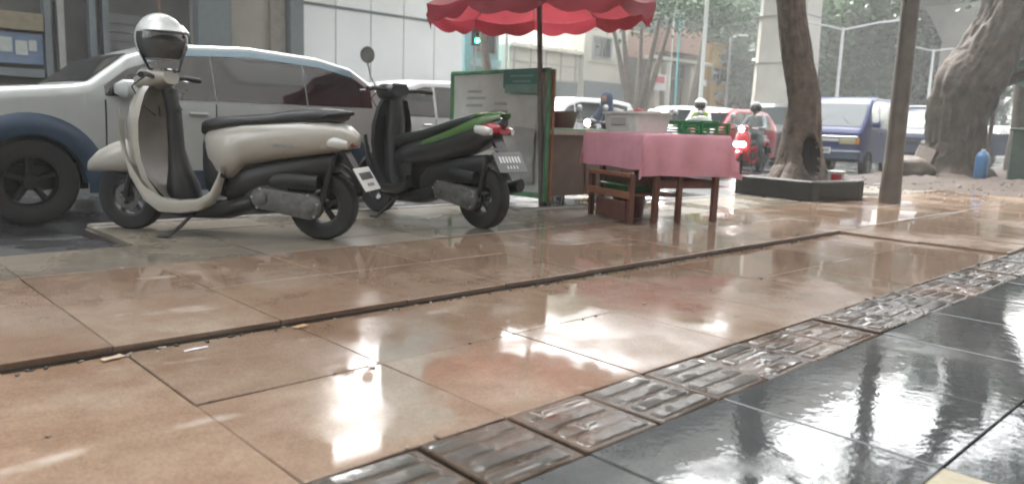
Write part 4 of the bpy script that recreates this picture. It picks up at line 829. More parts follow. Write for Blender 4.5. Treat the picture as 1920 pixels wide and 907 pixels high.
# leaning street tree in its dark planter ring
t1 = empty('street_tree', (9.55, 4.62, 0), 0, 'leaning grey-brown tree trunk with dark hollow standing in the planter', 'tree')
tm = trunk_mesh([(.0, .02, .15), (.03, .02, .38), (.05, .05, .75), (.05, .05, 1.2), (-.01, .15, 1.75), (-.07, .26, 2.3), (-.10, .38, 3.0), (.1, .35, 4.2), (.3, .5, 5.6)], [.40, .30, .235, .19, .18, .175, .175, .16, .12], 72, seed=3, rough=.13, ridge=.06, sub=14)
hd_ = Vector((-.60, -.80, 0)); nv = []; dent = []
for (x, y, z) in tm.v:                                   # the hollow is pressed into the trunk, its faces coloured dark
    ax_ = Vector((.045, .04, 0)); p_ = Vector((x, y, 0)) - ax_; lat = p_.dot(Vector((.80, -.60, 0))); fr = p_.dot(hd_); e_ = (lat / .12) ** 2 + ((z - .52) / .27) ** 2
    d_ = max(0, 1 - e_ ** 1.5) if fr > 0 else 0; dent.append(d_); nv.append((x - hd_.x * d_ * .17, y - hd_.y * d_ * .17, z))
    if fr > 0 and .85 < e_ < 1.9: q_ = .03 * (1 - abs(e_ - 1.3) / .6); nv[-1] = (x + hd_.x * q_, y + hd_.y * q_, z)
tm.v = nv; tm.m = [1 if len(f) == 4 and sum(dent[i] for i in f) > .6 else 0 for f in tm.f]
tr1 = tm.build('trunk', [bark_a, hollow_m], t1, 70)
for k, (p, r) in enumerate(([[(.1, .35, 4.2), (-.6, .1, 5.2), (-1.6, -.4, 6.1), (-2.6, -.6, 6.6)], [.15, .12, .09, .04]], [[(.0, .3, 3.3), (.7, -.3, 4.4), (1.6, -.9, 5.4), (2.4, -1.2, 6.2)], [.13, .11, .08, .04]], [[(.3, .5, 5.4), (.9, 1.2, 6.4), (1.4, 1.8, 7.4)], [.14, .10, .04]])): trunk_mesh(p, r, 12, .08, k).build('limb', bark_a, t1, 70)
crown_mesh('crown', [((-2.2, .4, 6.6), (2.3, 2.2, 1.1)), ((.4, .8, 7.2), (2.2, 2.0, 1.2)), ((2.0, 0.2, 6.6), (1.5, 1.5, .9)), ((-4.8, .6, 6.4), (2.3, 2.4, .9)), ((-6.9, 1.0, 6.2), (1.9, 2.2, .8)), ((-5.5, 3.4, 7.0), (2.6, 1.8, .9)), ((-2.4, 3.6, 7.4), (2.4, 1.8, 1.0))], 16000, .28, leaf_d, 5, .5, t1)  # crown drawn out far left above the view to shade the scooters
shade_tree = empty('street_tree', (-4.6, 5.3, 0), 0, 'unseen street tree added further left along the kerb for shade', 'tree'); trunk_mesh([(0, 0, -.1), (.1, .05, 1.5), (.0, .1, 3.2), (.2, .2, 5.4)], [.4, .26, .22, .14], 18, .1, 77).build('trunk', bark_a, shade_tree, 70)  # tree added out of view so its crown shades the near side
crown_mesh('crown', [((-1.5, .4, 6.8), (2.4, 2.3, 1.2)), ((1.2, .8, 7.0), (2.2, 2.3, 1.2)), ((0, -1.5, 6.4), (2.0, 1.6, .9)), ((.2, 2.6, 6.6), (2.4, 1.6, 1.0))], 9000, .28, leaf_d, 78, .5, shade_tree)
pln = empty('tree_planter', (9.47, 4.58, 0), math.radians(-8), 'low dark planter kerb around the leaning tree', 'planter'); dkc = mat('dark_mossy_concrete', (.028, .030, .026), .6, var=.35, scale=6, bump=.4)
for (c, d) in (((-.50, 0, .12), (.13, 1.13, .245)), ((.50, 0, .12), (.13, 1.13, .243)), ((0, -.50, .119), (.87, .13, .238)), ((0, .50, .119), (.87, .13, .238))): MB().box(c, d, ch=.015).build('kerb_side', dkc, pln)
MB().box((0, 0, .09), (.87, .87, .17)).build('soil_fill', soil, pln)
bk = empty('paint_bucket', (9.86, 4.28, .18), 0, 'small red and white tub at the foot of the leaning tree', 'tub'); b = MB(); b.lathe([(.001, 0), (.085, 0), (.10, .14), (.106, .145), (.106, .16), (.001, .16)], 22); b.build('tub_body', white_pl, bk, 50); MB().lathe([(.0885, .03), (.0985, .12)], 10, a0=2.9, a1=4.3).build('red_label', red_pl, bk, 50)

# street pole
b = MB(); b.lathe([(.001, 0), (.128, 0), (.128, .02), (.108, .5), (.105, .52), (.100, 2.6), (.085, 6.5), (.001, 6.5)], 20); o = b.build('utility_pole', pole_m, None, 40); o.location = (9.72, 3.54, 0); o.rotation_euler = (0, math.radians(-.3), .4); tag(o, 'brown-grey steel pole on the pavement between the leaning tree and the forked tree', 'pole')

# big forked tree on the earth verge
t2 = empty('street_tree', (18.2, 5.45, 0.02), 0, 'massive forked tree with bulging trunk on the earth verge at right', 'tree')
U = np.array([0.7251, -0.6878])                       # across the view, so lean is read right; depth stays real
def q2(a, z, d=0): return (U[0] * a + .69 * d, U[1] * a + .72 * d, z)
tk2 = trunk_mesh([q2(0, -.1), q2(.0, .25), q2(.04, .7), q2(.02, 1.3), q2(.10, 1.9), q2(.42, 2.45), q2(.72, 3.2), q2(.92, 4.2), q2(1.0, 5.6)], [.92, .62, .54, .56, .60, .56, .50, .42, .34], 84, .17, 9, lump=1.6, ridge=.045, sub=14).build('trunk', bark_b, t2, 70)
for k, (p, r) in enumerate(([[q2(.30, 2.2), q2(1.0, 2.75, .2), q2(1.75, 3.5, .4), q2(2.5, 4.6, .5), q2(3.2, 6.0, .6)], [.36, .36, .33, .28, .2]], [[q2(.2, 1.55, .1), q2(.75, 1.95, .3), q2(1.5, 2.2, .5), q2(2.4, 2.35, .8)], [.20, .17, .14, .10]], [[q2(.95, 4.6), q2(.2, 5.8, -.4), q2(-.8, 7.0, -.8)], [.3, .2, .08]])): trunk_mesh(p, r, 48, .14, 20 + k, ridge=.04, sub=10).build('limb', bark_b, t2, 70)
crown_mesh('crown', [((1.2, -.6, 8.2), (3.0, 2.6, 1.4)), ((-2.0, -.2, 8.0), (2.2, 2.0, 1.1)), ((4.0, -2.5, 8.0), (2.3, 2.1, 1.2))], 5200, .24, leaf_d, 8, .6, t2)
# boards and stones leaning on the roots
b = MB(); b.box((0, 0, 0), (.75, .35, .05), rot=Matrix.Rotation(-.75, 3, 'Y') @ Matrix.Rotation(.4, 3, 'X'), ch=.01); o = b.build('leaning_slab', mat('pale_slab', (.12, .095, .075), .6, var=.3, scale=10), None); o.location = (17.25, 5.72, .36); tag(o, 'pale slab leaning on the left root of the forked tree', 'slab')
def rock(name, c, s, m, seed):
    bm = bmesh.new(); bmesh.ops.create_icosphere(bm, subdivisions=3, radius=1)
    for v in bm.verts: v.co *= 1 + .35 * noise.noise(v.co * 1.3 + Vector((seed, 0, 0))); v.co = Vector((v.co.x * s[0], v.co.y * s[1], v.co.z * s[2]))
    me = bpy.data.meshes.new(name); bm.to_mesh(me); bm.free(); me.materials.append(m); me.shade_smooth(); o = bpy.data.objects.new(name, me); C.objects.link(o); o.location = c; return o
tag(rock('rubble_heap', (16.7, 5.75, .18), (.62, .45, .26), mat('pale_rock', (.08, .062, .048), .7, var=.4, scale=5, bump=.6), 3), 'lumpy pale rubble heap left of the forked tree', 'rubble heap')
# blue container by the tree
bb = empty('water_container', (17.6, 4.70, .03), 0, 'bright blue upright container at the right foot of the forked tree', 'container'); b = MB(); b.loft([(0, 0, 0, .13, .10), (.05, 0, 0, .145, .11), (.45, 0, 0, .145, .11), (.52, 0, 0, .11, .08), (.56, 0, 0, .05, .05)], 18, 4, axis='Z'); b.build('tank', blue_pl, bb, 50); MB().lathe([(.001, .56), (.04, .56), (.04, .60), (.001, .60)], 12).build('cap', white_pl, bb)

# stall under a green tarp at the right edge
stl = empty('tarp_stall', (20.0, 4.3, .0), 0, 'dark green tarp awning on posts at the right edge', 'stall')
rows = []
for i in range(15):
    f = i / 14; rows.append([(-1.0 + 4.2 * g, -2.2 + 3.1 * f, 2.62 - .35 * abs(f - .45) - .10 * math.sin(PI * g) * math.sin(PI * f) + .02 * noise.noise((f * 6, g * 6, 1)) - (.30 if f > .95 else 0)) for g in [k / 14 for k in range(15)]])
MB().grid(rows).build('tarp', tarp_g, stl, 70)
for (x, y) in ((-.95, .7), (-.95, -2.1), (3.1, .7), (3.1, -2.1)): MB().tube([(x, y, 0), (x, y, 2.45)], .045, 8).build('post', pole_m, stl)
cbn = empty('metal_cabinet', (17.2, 3.72, 0.02), math.radians(4), 'dark green metal cabinet standing at the right edge', 'cabinet'); MB().box((0, 0, .50), (.9, .7, .98), ch=.02).build('cabinet_body', green_pole, cbn); MB().box((0, 0, 1.01), (.96, .76, .04), ch=.01).build('cabinet_lid', green_pole, cbn)
for y in (-.17, .17): MB().box((-.458, y, .5), (.012, .32, .86), ch=.004).build('door', green_pole, cbn)
for y in (-.04, .04): MB().box((-.47, y, .55), (.02, .015, .12)).build('handle', steel, cbn)
b = MB(); tm_ = trunk_mesh([(0, 0, -.1), (.02, .0, 1.0), (-.03, .05, 2.2), (.05, 0, 4.0)], [.30, .24, .22, .2], 16, .1, 31); t3 = empty('street_tree', (23.8, 5.55, 0), 0, 'slim tree trunk under the green tarp at right', 'tree'); tm_.build('trunk', bark_b, t3, 70); crown_mesh('crown', [((0, 0, 5.6), (1.8, 1.8, 1.2))], 2200, .22, leaf_d, 18, .5, t3)

# invented shop row behind the photographer, out of view, added to shade the tiles
bs = empty('added_shop_row', (0, 0, 0), 0, 'grey shop row added unseen behind the viewpoint to shade the pavement', 'building'); m_row = mat('grey_render', (.22, .21, .20), .8, var=.15, scale=.8)
MB().box((30, -7.2, RD + 9), (174, 8, 18)).build('wall', m_row, bs)
MB().box((30, -2.2, 3.5), (174, 2.0, .16)).build('canopy', conc_dk, bs)
for k in range(34):
    x = -34.5 + k * 4.0
    MB().box((x, -3.17, 1.45), (3.2, .06, 2.9)).build('shutter', mat('row_shutter', (.16, .17, .17), .5, var=.1), bs); MB().box((x + 2.0, -3.1, 1.7), (.4, .2, 3.4)).build('column', conc_dk, bs)
    for zz in (5.2, 8.6, 12.0, 15.2): w_ = MB().box((x, -3.18, zz), (2.4, .06, 1.6)).build('window', conc_dk, bs); MB().box((x, -3.14, zz), (2.2, .02, 1.4)).build('pane', glass_dk, w_)
# ------------------------------------------------------------------ median: lamp posts, concrete pillar, flyover, railing
def lamp(name, label, x, y, h, arms, r=.07, m=pole_w, heads=True):
    e = empty(name, (x, y, RD), 0, label, 'lamp post'); b = MB(); b.lathe([(.001, 0), (r * 1.5, 0), (r * 1.5, .3), (r, .35), (r * .75, h), (.001, h)], 12); b.build('post', m, e, 40)
    for (dx, dy, dz) in arms:
        MB().tube([(0, 0, h - .08), (dx * .5, dy * .5, h + dz * .55), (dx, dy, h + dz)], r * .5, 8).build('arm', m, e, 50)
        if heads: q = MB(); q.loft([(-.3, 0, 0, .07, .03), (0, 0, .01, .12, .05), (.3, 0, 0, .09, .035)], 12, 2.5); hd = q.build('lamp_head', pole_w, e, 50); hd.location = (dx, dy, h + dz); hd.rotation_euler = (0, 0, math.atan2(dy, dx))
    return e
lamp('lamp_post', 'white twin-armed lamp post above the blue van', 30, 13.3, 5.05, [(-1.0, .9, .1), (2.2, -1.7, .45)])
lamp('lamp_post', 'white twin-armed lamp post between the pole and the forked tree', 40, 13.3, 5.15, [(-1.2, 1.0, .08), (1.2, -1.0, .08)])
lamp('lamp_post', 'tall white pole with low cross bracket left of the yellow building', 26, 16.85, 9.5, [(.5, -.5, .2)], .085)
lamp('lamp_post', 'small grey lamp post between the yellow building and the pillar', 44, 26.6, 6.9, [(.6, -.5, .1)], .09, alu)
pi = empty('concrete_pillar', (30.2, 15.6, RD), math.radians(0), 'pale concrete flyover pillar behind the leaning tree', 'pillar')
b = MB(); b.ring([[(x, y, z) for x, y in ((-w, -d + .3), (-w + .3, -d), (w - .3, -d), (w, -d + .3), (w, d - .3), (w - .3, d), (-w + .3, d), (-w, d - .3))] for z, w, d in ((0, 1.0, 1.13), (3.2, .95, 1.06), (6.8, .9, 1.0), (8.8, 1.4, 2.0))]); b.build('shaft', conc, pi, 30)
for z in (1.9, 3.75, 5.6): MB().box((0, 0, z), (1.99, 2.19 if z < 3 else 2.12, .03)).build('pour_joint', conc_dk, pi)
pi2 = empty('concrete_pillar', (52.0, 15.6, RD), 0, 'pale concrete flyover pillar left of the forked tree crown', 'pillar'); b = MB(); b.ring([[(x, y, z) for x, y in ((-w, -d), (w, -d), (w, d), (-w, d))] for z, w, d in ((0, 1.0, 1.13), (6.8, .9, 1.0), (8.8, 1.4, 2.0))]); b.build('shaft', conc, pi2, 30)
fl = empty('flyover', (60, 15.6, 8.7), 0, 'grey concrete flyover deck crossing the top right corner', 'flyover'); MB().prism([(-60, 0), (120, 0), (120, .9), (-60, .9)], -2.6, 2.6).build('deck', conc_dk, fl)
for s in (-1, 1): MB().box((30, s * 2.7, .95), (180, .18, 1.5)).build('parapet', conc, fl)
rl = empty('railing', (27, 11.9, RD), 0, 'white metal railing along the median at the right edge', 'railing')
for k in range(11): MB().box((k * 1.0, 0, .5), (.05, .05, 1.0)).build('post', pole_w, rl)
for z in (.35, .65, .98): MB().box((5.0, 0, z), (10.0, .035, .04)).build('rail', pole_w, rl)

# ================================================================== FAR SIDE OF THE STREET
def rect_part(name, m, parent, x0, x1, z0, z1, Y, th=.06, ch=0):
    return MB().box(((x0 + x1) / 2, Y - th / 2, (z0 + z1) / 2), (x1 - x0, th, z1 - z0), ch=ch).build(name, m, parent)
def building(name, label, x0, x1, Y, h, m, depth=8, cat='building'):
    e = empty(name, (0, 0, 0), 0, label, cat); MB().box(((x0 + x1) / 2, Y + depth / 2, RD + h / 2), (x1 - x0, depth, h)).build('wall', m, e); return e
def window(e, x0, x1, z0, z1, Y, fr=None, gl=None, mull=1):
    f = MB(); t = .07
    for (a, b_, c, d) in ((x0, x1, z0, z0 + t), (x0, x1, z1 - t, z1), (x0, x0 + t, z0 + t, z1 - t), (x1 - t, x1, z0 + t, z1 - t)): f.box(((a + b_) / 2, Y - .04, (c + d) / 2), (b_ - a, .1, d - c))
    for k in range(1, mull + 1): xx = lerp(x0, x1, k / (mull + 1)); f.box((xx, Y - .03, (z0 + z1) / 2), (.05, .07, z1 - z0 - 2 * t))
    w = f.build('window', fr or conc_dk, e); MB().box(((x0 + x1) / 2, Y - .012, (z0 + z1) / 2), (x1 - x0 - t, .02, z1 - z0 - t)).build('pane', gl or glass_dk, w); return w
YF = 19.0
m_dark = mat('dark_shop_wall', (.085, .08, .075), .7, var=.3, scale=1.5); m_beige = mat('beige_plaster', (.34, .31, .27), .8, var=.12, scale=1.5, dirt=.2); m_white = mat('white_sheet_metal', (.80, .83, .83), .45, var=.06, scale=.7)
m_slate = mat('slate_column', (.14, .16, .17), .6, var=.1); m_teal = mat('teal_wall', (.18, .36, .38), .7, var=.1); m_cream = mat('cream_plaster', (.50, .47, .40), .8, var=.12, scale=.8, dirt=.15)
m_brown = mat('pinkish_brown_wall', (.30, .19, .15), .8, var=.15); m_yel = mat('ochre_wall', (.48, .29, .07), .7, var=.15); m_shut = mat('grey_shutter', (.13, .13, .13), .5, var=.1)
sh = building('shop_building', 'dark shop row with blue sign across the street at far left', -60, 7.5, YF + .5, 21, m_dark, 8)
def zq(px, py, Y): return P(px, py, Y)[2]
rect_part('fascia', mat('ochre_fascia', (.22, .19, .12), .7, var=.2), sh, -6, P(86, 40, YF)[0], 2.42, 2.78, YF + .5, .3)
sb = rect_part('sign_board', mat('faded_blue_sign', (.13, .18, .27), .5, var=.15), sh, -2, P(86, 60, YF)[0], 1.72, 2.36, YF + .45, .15)
for k, (a, c, z0, z1) in enumerate(((3.45, 3.7, 1.95, 2.25), (3.76, 3.98, 1.9, 2.2), (4.0, 4.15, 2.0, 2.22))): rect_part('sign_letter', mat('pale_letter', (.42, .45, .42), .5, var=.2), sb, a, c, z0, z1, YF + .298, .02)
rect_part('shop_counter', m_slate, sh, -6, P(86, 100, YF)[0], 1.45, 1.62, YF + .48, .3); rect_part('shop_shelf', mat('brown_shelf', (.12, .085, .065), .6), sh, -6, P(86, 110, YF)[0], .9, 1.3, YF + .47, .2)
for px in (95, 120, 180, 205): x = P(px, 40, YF)[0]; MB().box((x, YF + .36, 2.2), (.13, .26, 4.6)).build('door_post', m_slate if px != 120 else mat('pale_post', (.3, .3, .28), .6), sh)
rect_part('roller_shutter', m_shut, sh, P(210, 40, YF)[0], P(330, 40, YF)[0], .2, 3.0, YF + .49, .05)
for k in range(14): rect_part('shutter_slat', m_shut, sh, P(210, 40, YF)[0] + .03, P(330, 40, YF)[0] - .03, .25 + k * .195, .40 + k * .195, YF + .43, .03)
rect_part('paper_notice', mat('paper', (.42, .41, .37), .7), sh, P(345, 60, YF)[0], P(362, 60, YF)[0], 2.3, 2.75, YF + .49, .03); rect_part('brown_post', wood_o, sh, P(305, 10, YF)[0], P(308, 10, YF)[0], .2, 4.5, YF + .3, .05)
rect_part('upper_band', m_beige, sh, -60, 7.45, 4.6, 5.3, YF + .49, .2)
for k in range(6):
    for zz in (5.8, 9.0, 12.2, 15.4, 18.4): window(sh, -9 + k * 2.7, -7 + k * 2.7, zz, zz + 1.7, YF + .5)
bw = building('beige_building', 'beige plastered wall with dark columns left of the white metal wall', 7.5, 10.33, YF + .35, 21, m_beige, 8)
rect_part('column', m_slate, bw, 7.52, 8.33, RD, 20.5, YF + .35, .35); rect_part('column', m_slate, bw, 9.93, 10.30, RD, 20.5, YF + .35, .35); rect_part('pilaster', mat('dark_beige', (.27, .245, .21), .8), bw, 9.48, 9.9, RD, 20.5, YF + .35, .12)
MB().box((10.45, YF + 6.5, RD + 10.2), (5.9, 5.0, 20.4)).build('rear_block', m_beige, bw)
ww = empty('metal_wall', (0, 0, 0), 0, 'tall white sheet metal wall behind the parked cars', 'wall'); MB().box((13.25, YF + 1.7, RD + 3.0), (5.75, 2.4, 6.0)).build('backing', m_white, ww)
x = 10.36
for k in range(5): w = 1.155; MB().box((x + w / 2, YF + .46, RD + 3.0), (w - .025, .06, 5.98), ch=.01).build('panel', m_white, ww); x += w
MB().box((13.25, YF + .40, RD + 3.98), (5.75, .05, .07)).build('cover_strip', m_slate, ww); MB().box((13.25, YF + .40, RD + 6.05), (5.8, .2, .12)).build('coping', m_slate, ww)
te = building('teal_building', 'teal building corner seen between the white wall and the cart pole', P(872, 60, 24)[0], P(936, 60, 24)[0], 24, 15, m_teal, 6); x0, x1 = P(890, 60, 24)[0], P(930, 60, 24)[0]
window(te, x0, x1, 3.6, 5.4, 24); window(te, x0, x1, 6.0, 7.4, 24); rect_part('floor_band', mat('pale_teal', (.3, .45, .45), .6), te, x0 - .2, x1 + .2, 3.1, 3.4, 24, .15)
tl = empty('traffic_light', (P(888, 75, 17.5)[0], 17.5, RD), 0, 'small traffic light showing green beside the white wall', 'traffic light'); zc = P(888, 75, 17.5)[2] - RD
MB().tube([(.05, 0, 0), (.05, 0, zc + .3)], .045, 8).build('post', alu, tl); MB().box((0, -.08, zc + .14), (.22, .14, .62), ch=.02).build('housing', blackpl, tl)
for k, m_ in enumerate((mat('lit_green_signal', (.05, .8, .4), .3, emit=(.03, .9, .42), estr=5), mat('unlit_amber', (.10, .06, .02), .3), mat('unlit_red', (.10, .02, .02), .3))): MB().lathe([(.001, 0), (.065, 0), (.065, -.03)], 14, (0, -.15, zc - .03 + k * .18), 'Y').build('signal_lens', m_, tl)
# cream buildings
YB = 26.0
cr = building('cream_building', 'low cream boundary building left of the umbrella pole', P(955, 90, YB)[0], P(1088, 90, YB)[0], YB, P(1000, 88, YB)[2] - RD, m_cream, 7)
rect_part('coping', mat('pale_coping', (.58, .55, .46), .7), cr, P(953, 90, YB)[0], P(1090, 90, YB)[0], P(1000, 92, YB)[2], P(1000, 86, YB)[2], YB, .2)
rect_part('base_course', m_slate, cr, P(958, 90, YB)[0], P(1085, 90, YB)[0], RD, P(1040, 152, YB)[2], YB, .05)
for k in range(5): xx = lerp(P(965, 90, YB)[0], P(1080, 90, YB)[0], k / 4); rect_part('groove', m_beige, cr, xx - .04, xx + .04, 2.2, 4.6, YB, .03)
for pz in (3.0, 3.7): rect_part('groove', m_beige, cr, P(958, 90, YB)[0], P(1085, 90, YB)[0], pz, pz + .05, YB, .035)
c2 = building('cream_building', 'tall cream building with one dark square window right of the umbrella pole', P(1086, 90, YB)[0] + .05, P(1168, 90, YB)[0], YB - .3, 9.5, m_cream, 7)
window(c2, P(1110, 90, YB - .3)[0], P(1146, 90, YB - .3)[0], P(1128, 110, YB - .3)[2], P(1128, 69, YB - .3)[2], YB - .3); rect_part('base_course', m_slate, c2, P(1087, 90, YB)[0] + .1, P(1168, 90, YB)[0] - .05, RD, P(1128, 155, YB)[2], YB - .3, .05)
window(c2, P(1110, 90, YB - .3)[0], P(1146, 90, YB - .3)[0], 6.9, 8.2, YB - .3); rect_part('groove', m_beige, c2, P(1090, 90, YB)[0] + .1, P(1166, 90, YB)[0], 4.0, 4.05, YB - .3, .03)
YC = 28.0
br = building('brown_building', 'old brown building with balcony and red-white sign behind the multi-stem tree', P(1170, 90, YC)[0], P(1322, 90, YC)[0], YC, 11, m_dark, 8)
rect_part('balcony', m_brown, br, P(1228, 90, YC)[0], P(1290, 90, YC)[0], P(1260, 102, YC)[2], P(1260, 58, YC)[2], YC, 1.0); rect_part('slab', m_cream, br, P(1205, 90, YC)[0], P(1318, 90, YC)[0], P(1260, 118, YC)[2], P(1260, 112, YC)[2], YC, .8)
rect_part('upper_wall', m_brown, br, P(1172, 90, YC)[0], P(1226, 90, YC)[0], P(1200, 110, YC)[2], P(1200, 60, YC)[2], YC, .15)
for px in (1222, 1240, 1287): xx = P(px, 90, YC)[0]; rect_part('column', m_cream, br, xx - .2, xx + .2, RD, P(1240, 118, YC)[2], YC, .6)
for (a, c) in ((1243, 1262), (1264, 1284)): window(br, P(a, 90, YC)[0], P(c, 90, YC)[0], P(1255, 148, YC)[2], P(1255, 118, YC)[2], YC - .05)
for (a, c) in ((1243, 1262), (1264, 1284)): window(br, P(a, 90, YC)[0], P(c, 90, YC)[0], 7.4, 9.0, YC)
s1 = rect_part('sign_board', mat('white_sign', (.6, .58, .57), .5), br, P(1200, 150, YC)[0], P(1228, 150, YC)[0], P(1215, 170, YC)[2], P(1215, 140, YC)[2], YC - .7, .12); rect_part('sign_stripe', mat('red_sign', (.5, .08, .10), .5), s1, P(1206, 150, YC)[0], P(1224, 150, YC)[0], P(1215, 156, YC)[2], P(1215, 144, YC)[2], YC - .82, .03)
rect_part('orange_board', mat('orange_sign', (.6, .27, .05), .5), br, P(1293, 140, YC)[0], P(1313, 140, YC)[0], P(1303, 148, YC)[2], P(1303, 124, YC)[2], YC - .2, .1); rect_part('white_board', mat('white_sign', (.6, .58, .57), .5), br, P(1287, 155, YC)[0], P(1315, 155, YC)[0], P(1303, 161, YC)[2], P(1303, 150, YC)[2], YC - .3, .1)
yb = building('yellow_building', 'ochre yellow kiosk building with dark window left of the small lamp post', P(1332, 90, 30)[0], P(1374, 90, 30)[0], 30, P(1350, 84, 30)[2] - RD, m_yel, 5)
window(yb, P(1335, 140, 30)[0], P(1363, 140, 30)[0], P(1350, 155, 30)[2], P(1350, 128, 30)[2], 30); rect_part('notice', mat('paper', (.42, .41, .37), .7), yb, P(1343, 175, 30)[0], P(1353, 175, 30)[0], P(1350, 186, 30)[2], P(1350, 172, 30)[2], 30, .04); rect_part('cornice', mat('dark_ochre', (.32, .19, .05), .7), yb, P(1331, 90, 30)[0], P(1375, 90, 30)[0], P(1350, 88, 30)[2], P(1350, 83, 30)[2], 30, .25)
rect_part('corner_trim', mat('dark_ochre', (.32, .19, .05), .7), yb, P(1331, 90, 30)[0], P(1335, 90, 30)[0], RD, P(1350, 90, 30)[2], 30, .1)
for px, m_, r, lb in ((1268, pole_c, .06, 'thin cyan pole in front of the brown building'), (1256, pole_w, .04, 'thin pale pole left of the cyan pole'), (947, pole_w, .07, 'short white pole beside the dark leaning trunk')):
    p = P(px, 150, 22.5); o = MB().tube([(0, 0, 0), (.02, 0, 6.5)], [r, r * .8], 8).build('street_pole', m_, None, 40); o.location = (p[0], 22.5, RD); tag(o, lb, 'pole')
# far-side trees
def far_tree(label, x, y, h, stems, cs, n, size, m, seed, lean=(0, 0), rad=.16):
    e = empty('street_tree', (x, y, RD), 0, label, 'tree', None)
    for k in range(stems):
        a = 2 * PI * k / max(1, stems) + seed; sp = .0 if stems == 1 else .55
        trunk_mesh([(sp * .25 * math.cos(a), sp * .25 * math.sin(a), -.1), (sp * math.cos(a) * .8 + lean[0] * .3, sp * math.sin(a) * .5 + lean[1] * .3, h * .33), (sp * 2.0 * math.cos(a) + lean[0] * .7, sp * 1.2 * math.sin(a) + lean[1] * .7, h * .66), (sp * 3.0 * math.cos(a) + lean[0], sp * 2 * math.sin(a) + lean[1], h)], [rad * 1.2, rad, rad * .75, rad * .4], 12, .12, seed + k).build('trunk', bark_a, e, 70)
    crown_mesh('crown', cs, n, size, m, seed, .6, e); return e
p = P(1195, 170, 20.5); far_tree('dark multi-stem tree in front of the cream and brown buildings', p[0], 20.5, 5.6, 5, [((0, 0, 6.6), (2.6, 2.0, 1.3)), ((1.8, 0, 7.6), (2.2, 1.8, 1.2))], 3600, .22, leaf_d, 31, rad=.15)
p = P(938, 130, 21.5); far_tree('dark leaning trunk beside the short white pole', p[0], 21.5, 4.6, 1, [((-.5, 0, 5.6), (1.5, 1.4, .8))], 1400, .2, leaf_d, 41, (-1.0, 0), .22)
p = P(1290, 170, 22.5); far_tree('slanting tree trunk between the cyan pole and the tall white pole', p[0], 22.5, 6.2, 1, [((1.5, 0, 7.4), (2.6, 2.2, 1.6)), ((3.4, 0, 8.0), (2.0, 2.0, 1.4))], 4200, .24, leaf_d, 51, (1.2, 0), .2)
GR = 'trees beyond the road'
far = [(46, 36, 14, 4.6, 'large dark tree above the yellow building'), (52, 31, 13, 4.4, 'bushy tree directly left of the concrete pillar'), (48, 22, 13, 4.6, 'broad tree filling the gap right of the leaning trunk'), (56, 20.5, 13, 4.6, 'tree behind the twin-armed lamp above the blue van'), (64, 21.0, 13.5, 4.6, 'tree between the two twin-armed lamps'), (74, 21.5, 13.5, 4.8, 'tree left of the forked tree under the flyover'), (70, 13.0, 3.2, 2.6, 'low bush far behind the forked tree'), (86, 12.0, 4.5, 3.4, 'pale tree seen under the green tarp'), (84, 30, 15, 6, 'far pale tree behind the lamp posts'), (58, 42, 15, 6, 'far tall tree behind the pillar')]
for i, (x, y, h, w, lb) in enumerate(far):
    far_tree(lb, x, y, h * .55, 1, [((0, 0, h * .62), (w * .8, w * .8, h * .30)), ((w * .4, -w * .2, h * .45), (w * .6, w * .6, h * .22)), ((-w * .45, .2, h * .5), (w * .6, w * .6, h * .25)), ((0, -.6, h * .25), (w * .8, w * .5, h * .18)), ((w * .2, 0, h * .85), (w * .6, w * .6, h * .14))], 11000, .55, leaf_l if i in (2, 4, 7, 9) else leaf_d, 60 + i, rad=.28)
o = crown_mesh('far_woodland', [((x, 60 - .28 * (x - 60) if x > 60 else 60, 3.2), (6, 3, 3.2)) for x in range(40, 190, 9)] + [((150 + 6 * k, 8 + k * 4, 3.5), (5, 4, 3.5)) for k in range(10)] + [((132 + 3 * (k % 2), -14 + 4 * k, 5.0), (4, 4, 5)) for k in range(7)], 22000, .95, leaf_d, 99, 1.3); tag(o, 'far green woodland closing the view behind the street', 'woodland', kind='stuff')

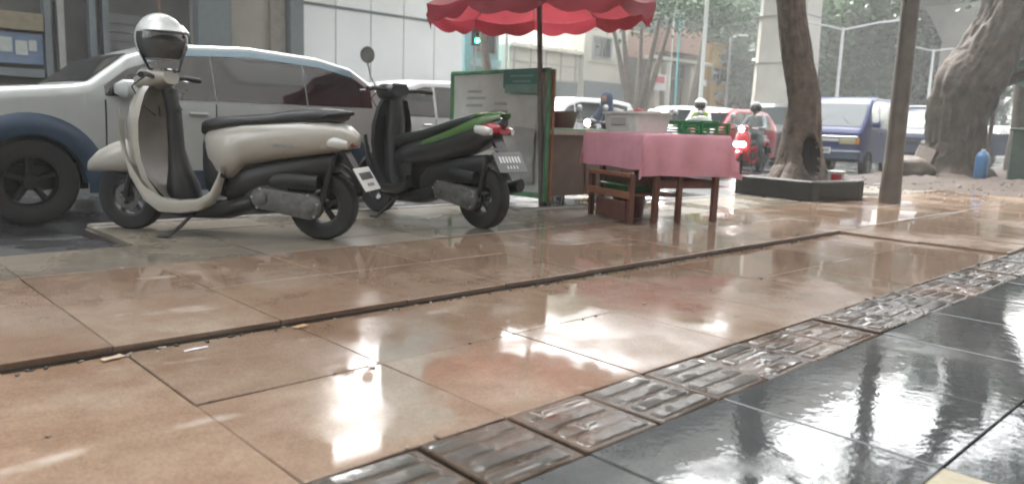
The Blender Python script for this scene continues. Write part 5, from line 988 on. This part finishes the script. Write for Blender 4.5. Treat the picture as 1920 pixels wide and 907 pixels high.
# grit washed against the step and along the joints
b = MB(); rg = random.Random(4)
for i in range(260):
    x = rg.uniform(.1, 6.5) if i < 190 else rg.uniform(.3, 9); y = 2.695 - abs(rg.gauss(0, .012)) - .004 if i < 190 else rg.choice((2.09, 1.476)) + rg.gauss(0, .01); s_ = rg.uniform(.003, .011)
    b.box((x, y, LO + s_ * .3), (s_ * rg.uniform(1, 2.2), s_, s_ * rg.uniform(.4, .9)), rz=rg.random() * 3, mi=rg.choice((0, 0, 0, 1)))
o = b.build('grit', [mat('dark_grit', (.06, .05, .04), .6, var=.4, scale=60), mat('pale_grit', (.30, .26, .21), .6, var=.4, scale=60)]); tag(o, 'grit and crumbs washed along the step and tile joints', 'grit', kind='stuff')
# small litter on the pavement
lit = mat('wet_paper', (.62, .58, .60), .4)
for (x, y, w, d, rz, lb, m_, z) in ((.99, 2.60, .085, .014, .1, 'thin white paper strip on the orange tiles near the step', lit, LO + .003), (1.37, 2.08, .035, .02, .8, 'small white scrap near the tile joint in the middle', lit, LO + .003), (1.42, 2.66, .06, .03, .3, 'tan dead leaf lying against the step', mat('dead_leaf', (.40, .24, .12), .5), LO + .004), (.74, 2.66, .07, .03, .2, 'pale crumpled leaf at the foot of the step at left', mat('pale_leaf', (.45, .33, .24), .5), LO + .004)):
    rows = [[(w * (i / 4 - .5), d * (j / 3 - .5), .004 * abs(noise.noise((i * .7, j, x * 5))) + .0015) for i in range(5)] for j in range(4)]
    o = MB().grid(rows).build('litter', m_, None, 60); o.location = (x, y, z); o.rotation_euler = (0, 0, rz); tag(o, lb, 'litter')

# rain haze over the street
hz = MB().box((80, 55, 9.0), (270, 220, 19.6)).build('haze', [])
hm = bpy.data.materials.new('rain_haze'); hm.use_nodes = True; hm.node_tree.nodes.clear(); ho = hm.node_tree.nodes.new('ShaderNodeOutputMaterial'); pv = hm.node_tree.nodes.new('ShaderNodeVolumePrincipled')
pv.inputs['Color'].default_value = (.93, .95, .94, 1); pv.inputs['Density'].default_value = 0.0026; pv.inputs['Anisotropy'].default_value = 0.3; hm.node_tree.links.new(pv.outputs[0], ho.inputs['Volume'])
hz.data.materials.clear(); hz.data.materials.append(hm); tag(hz, 'thin pale rain haze over the whole street', 'haze', kind='stuff')
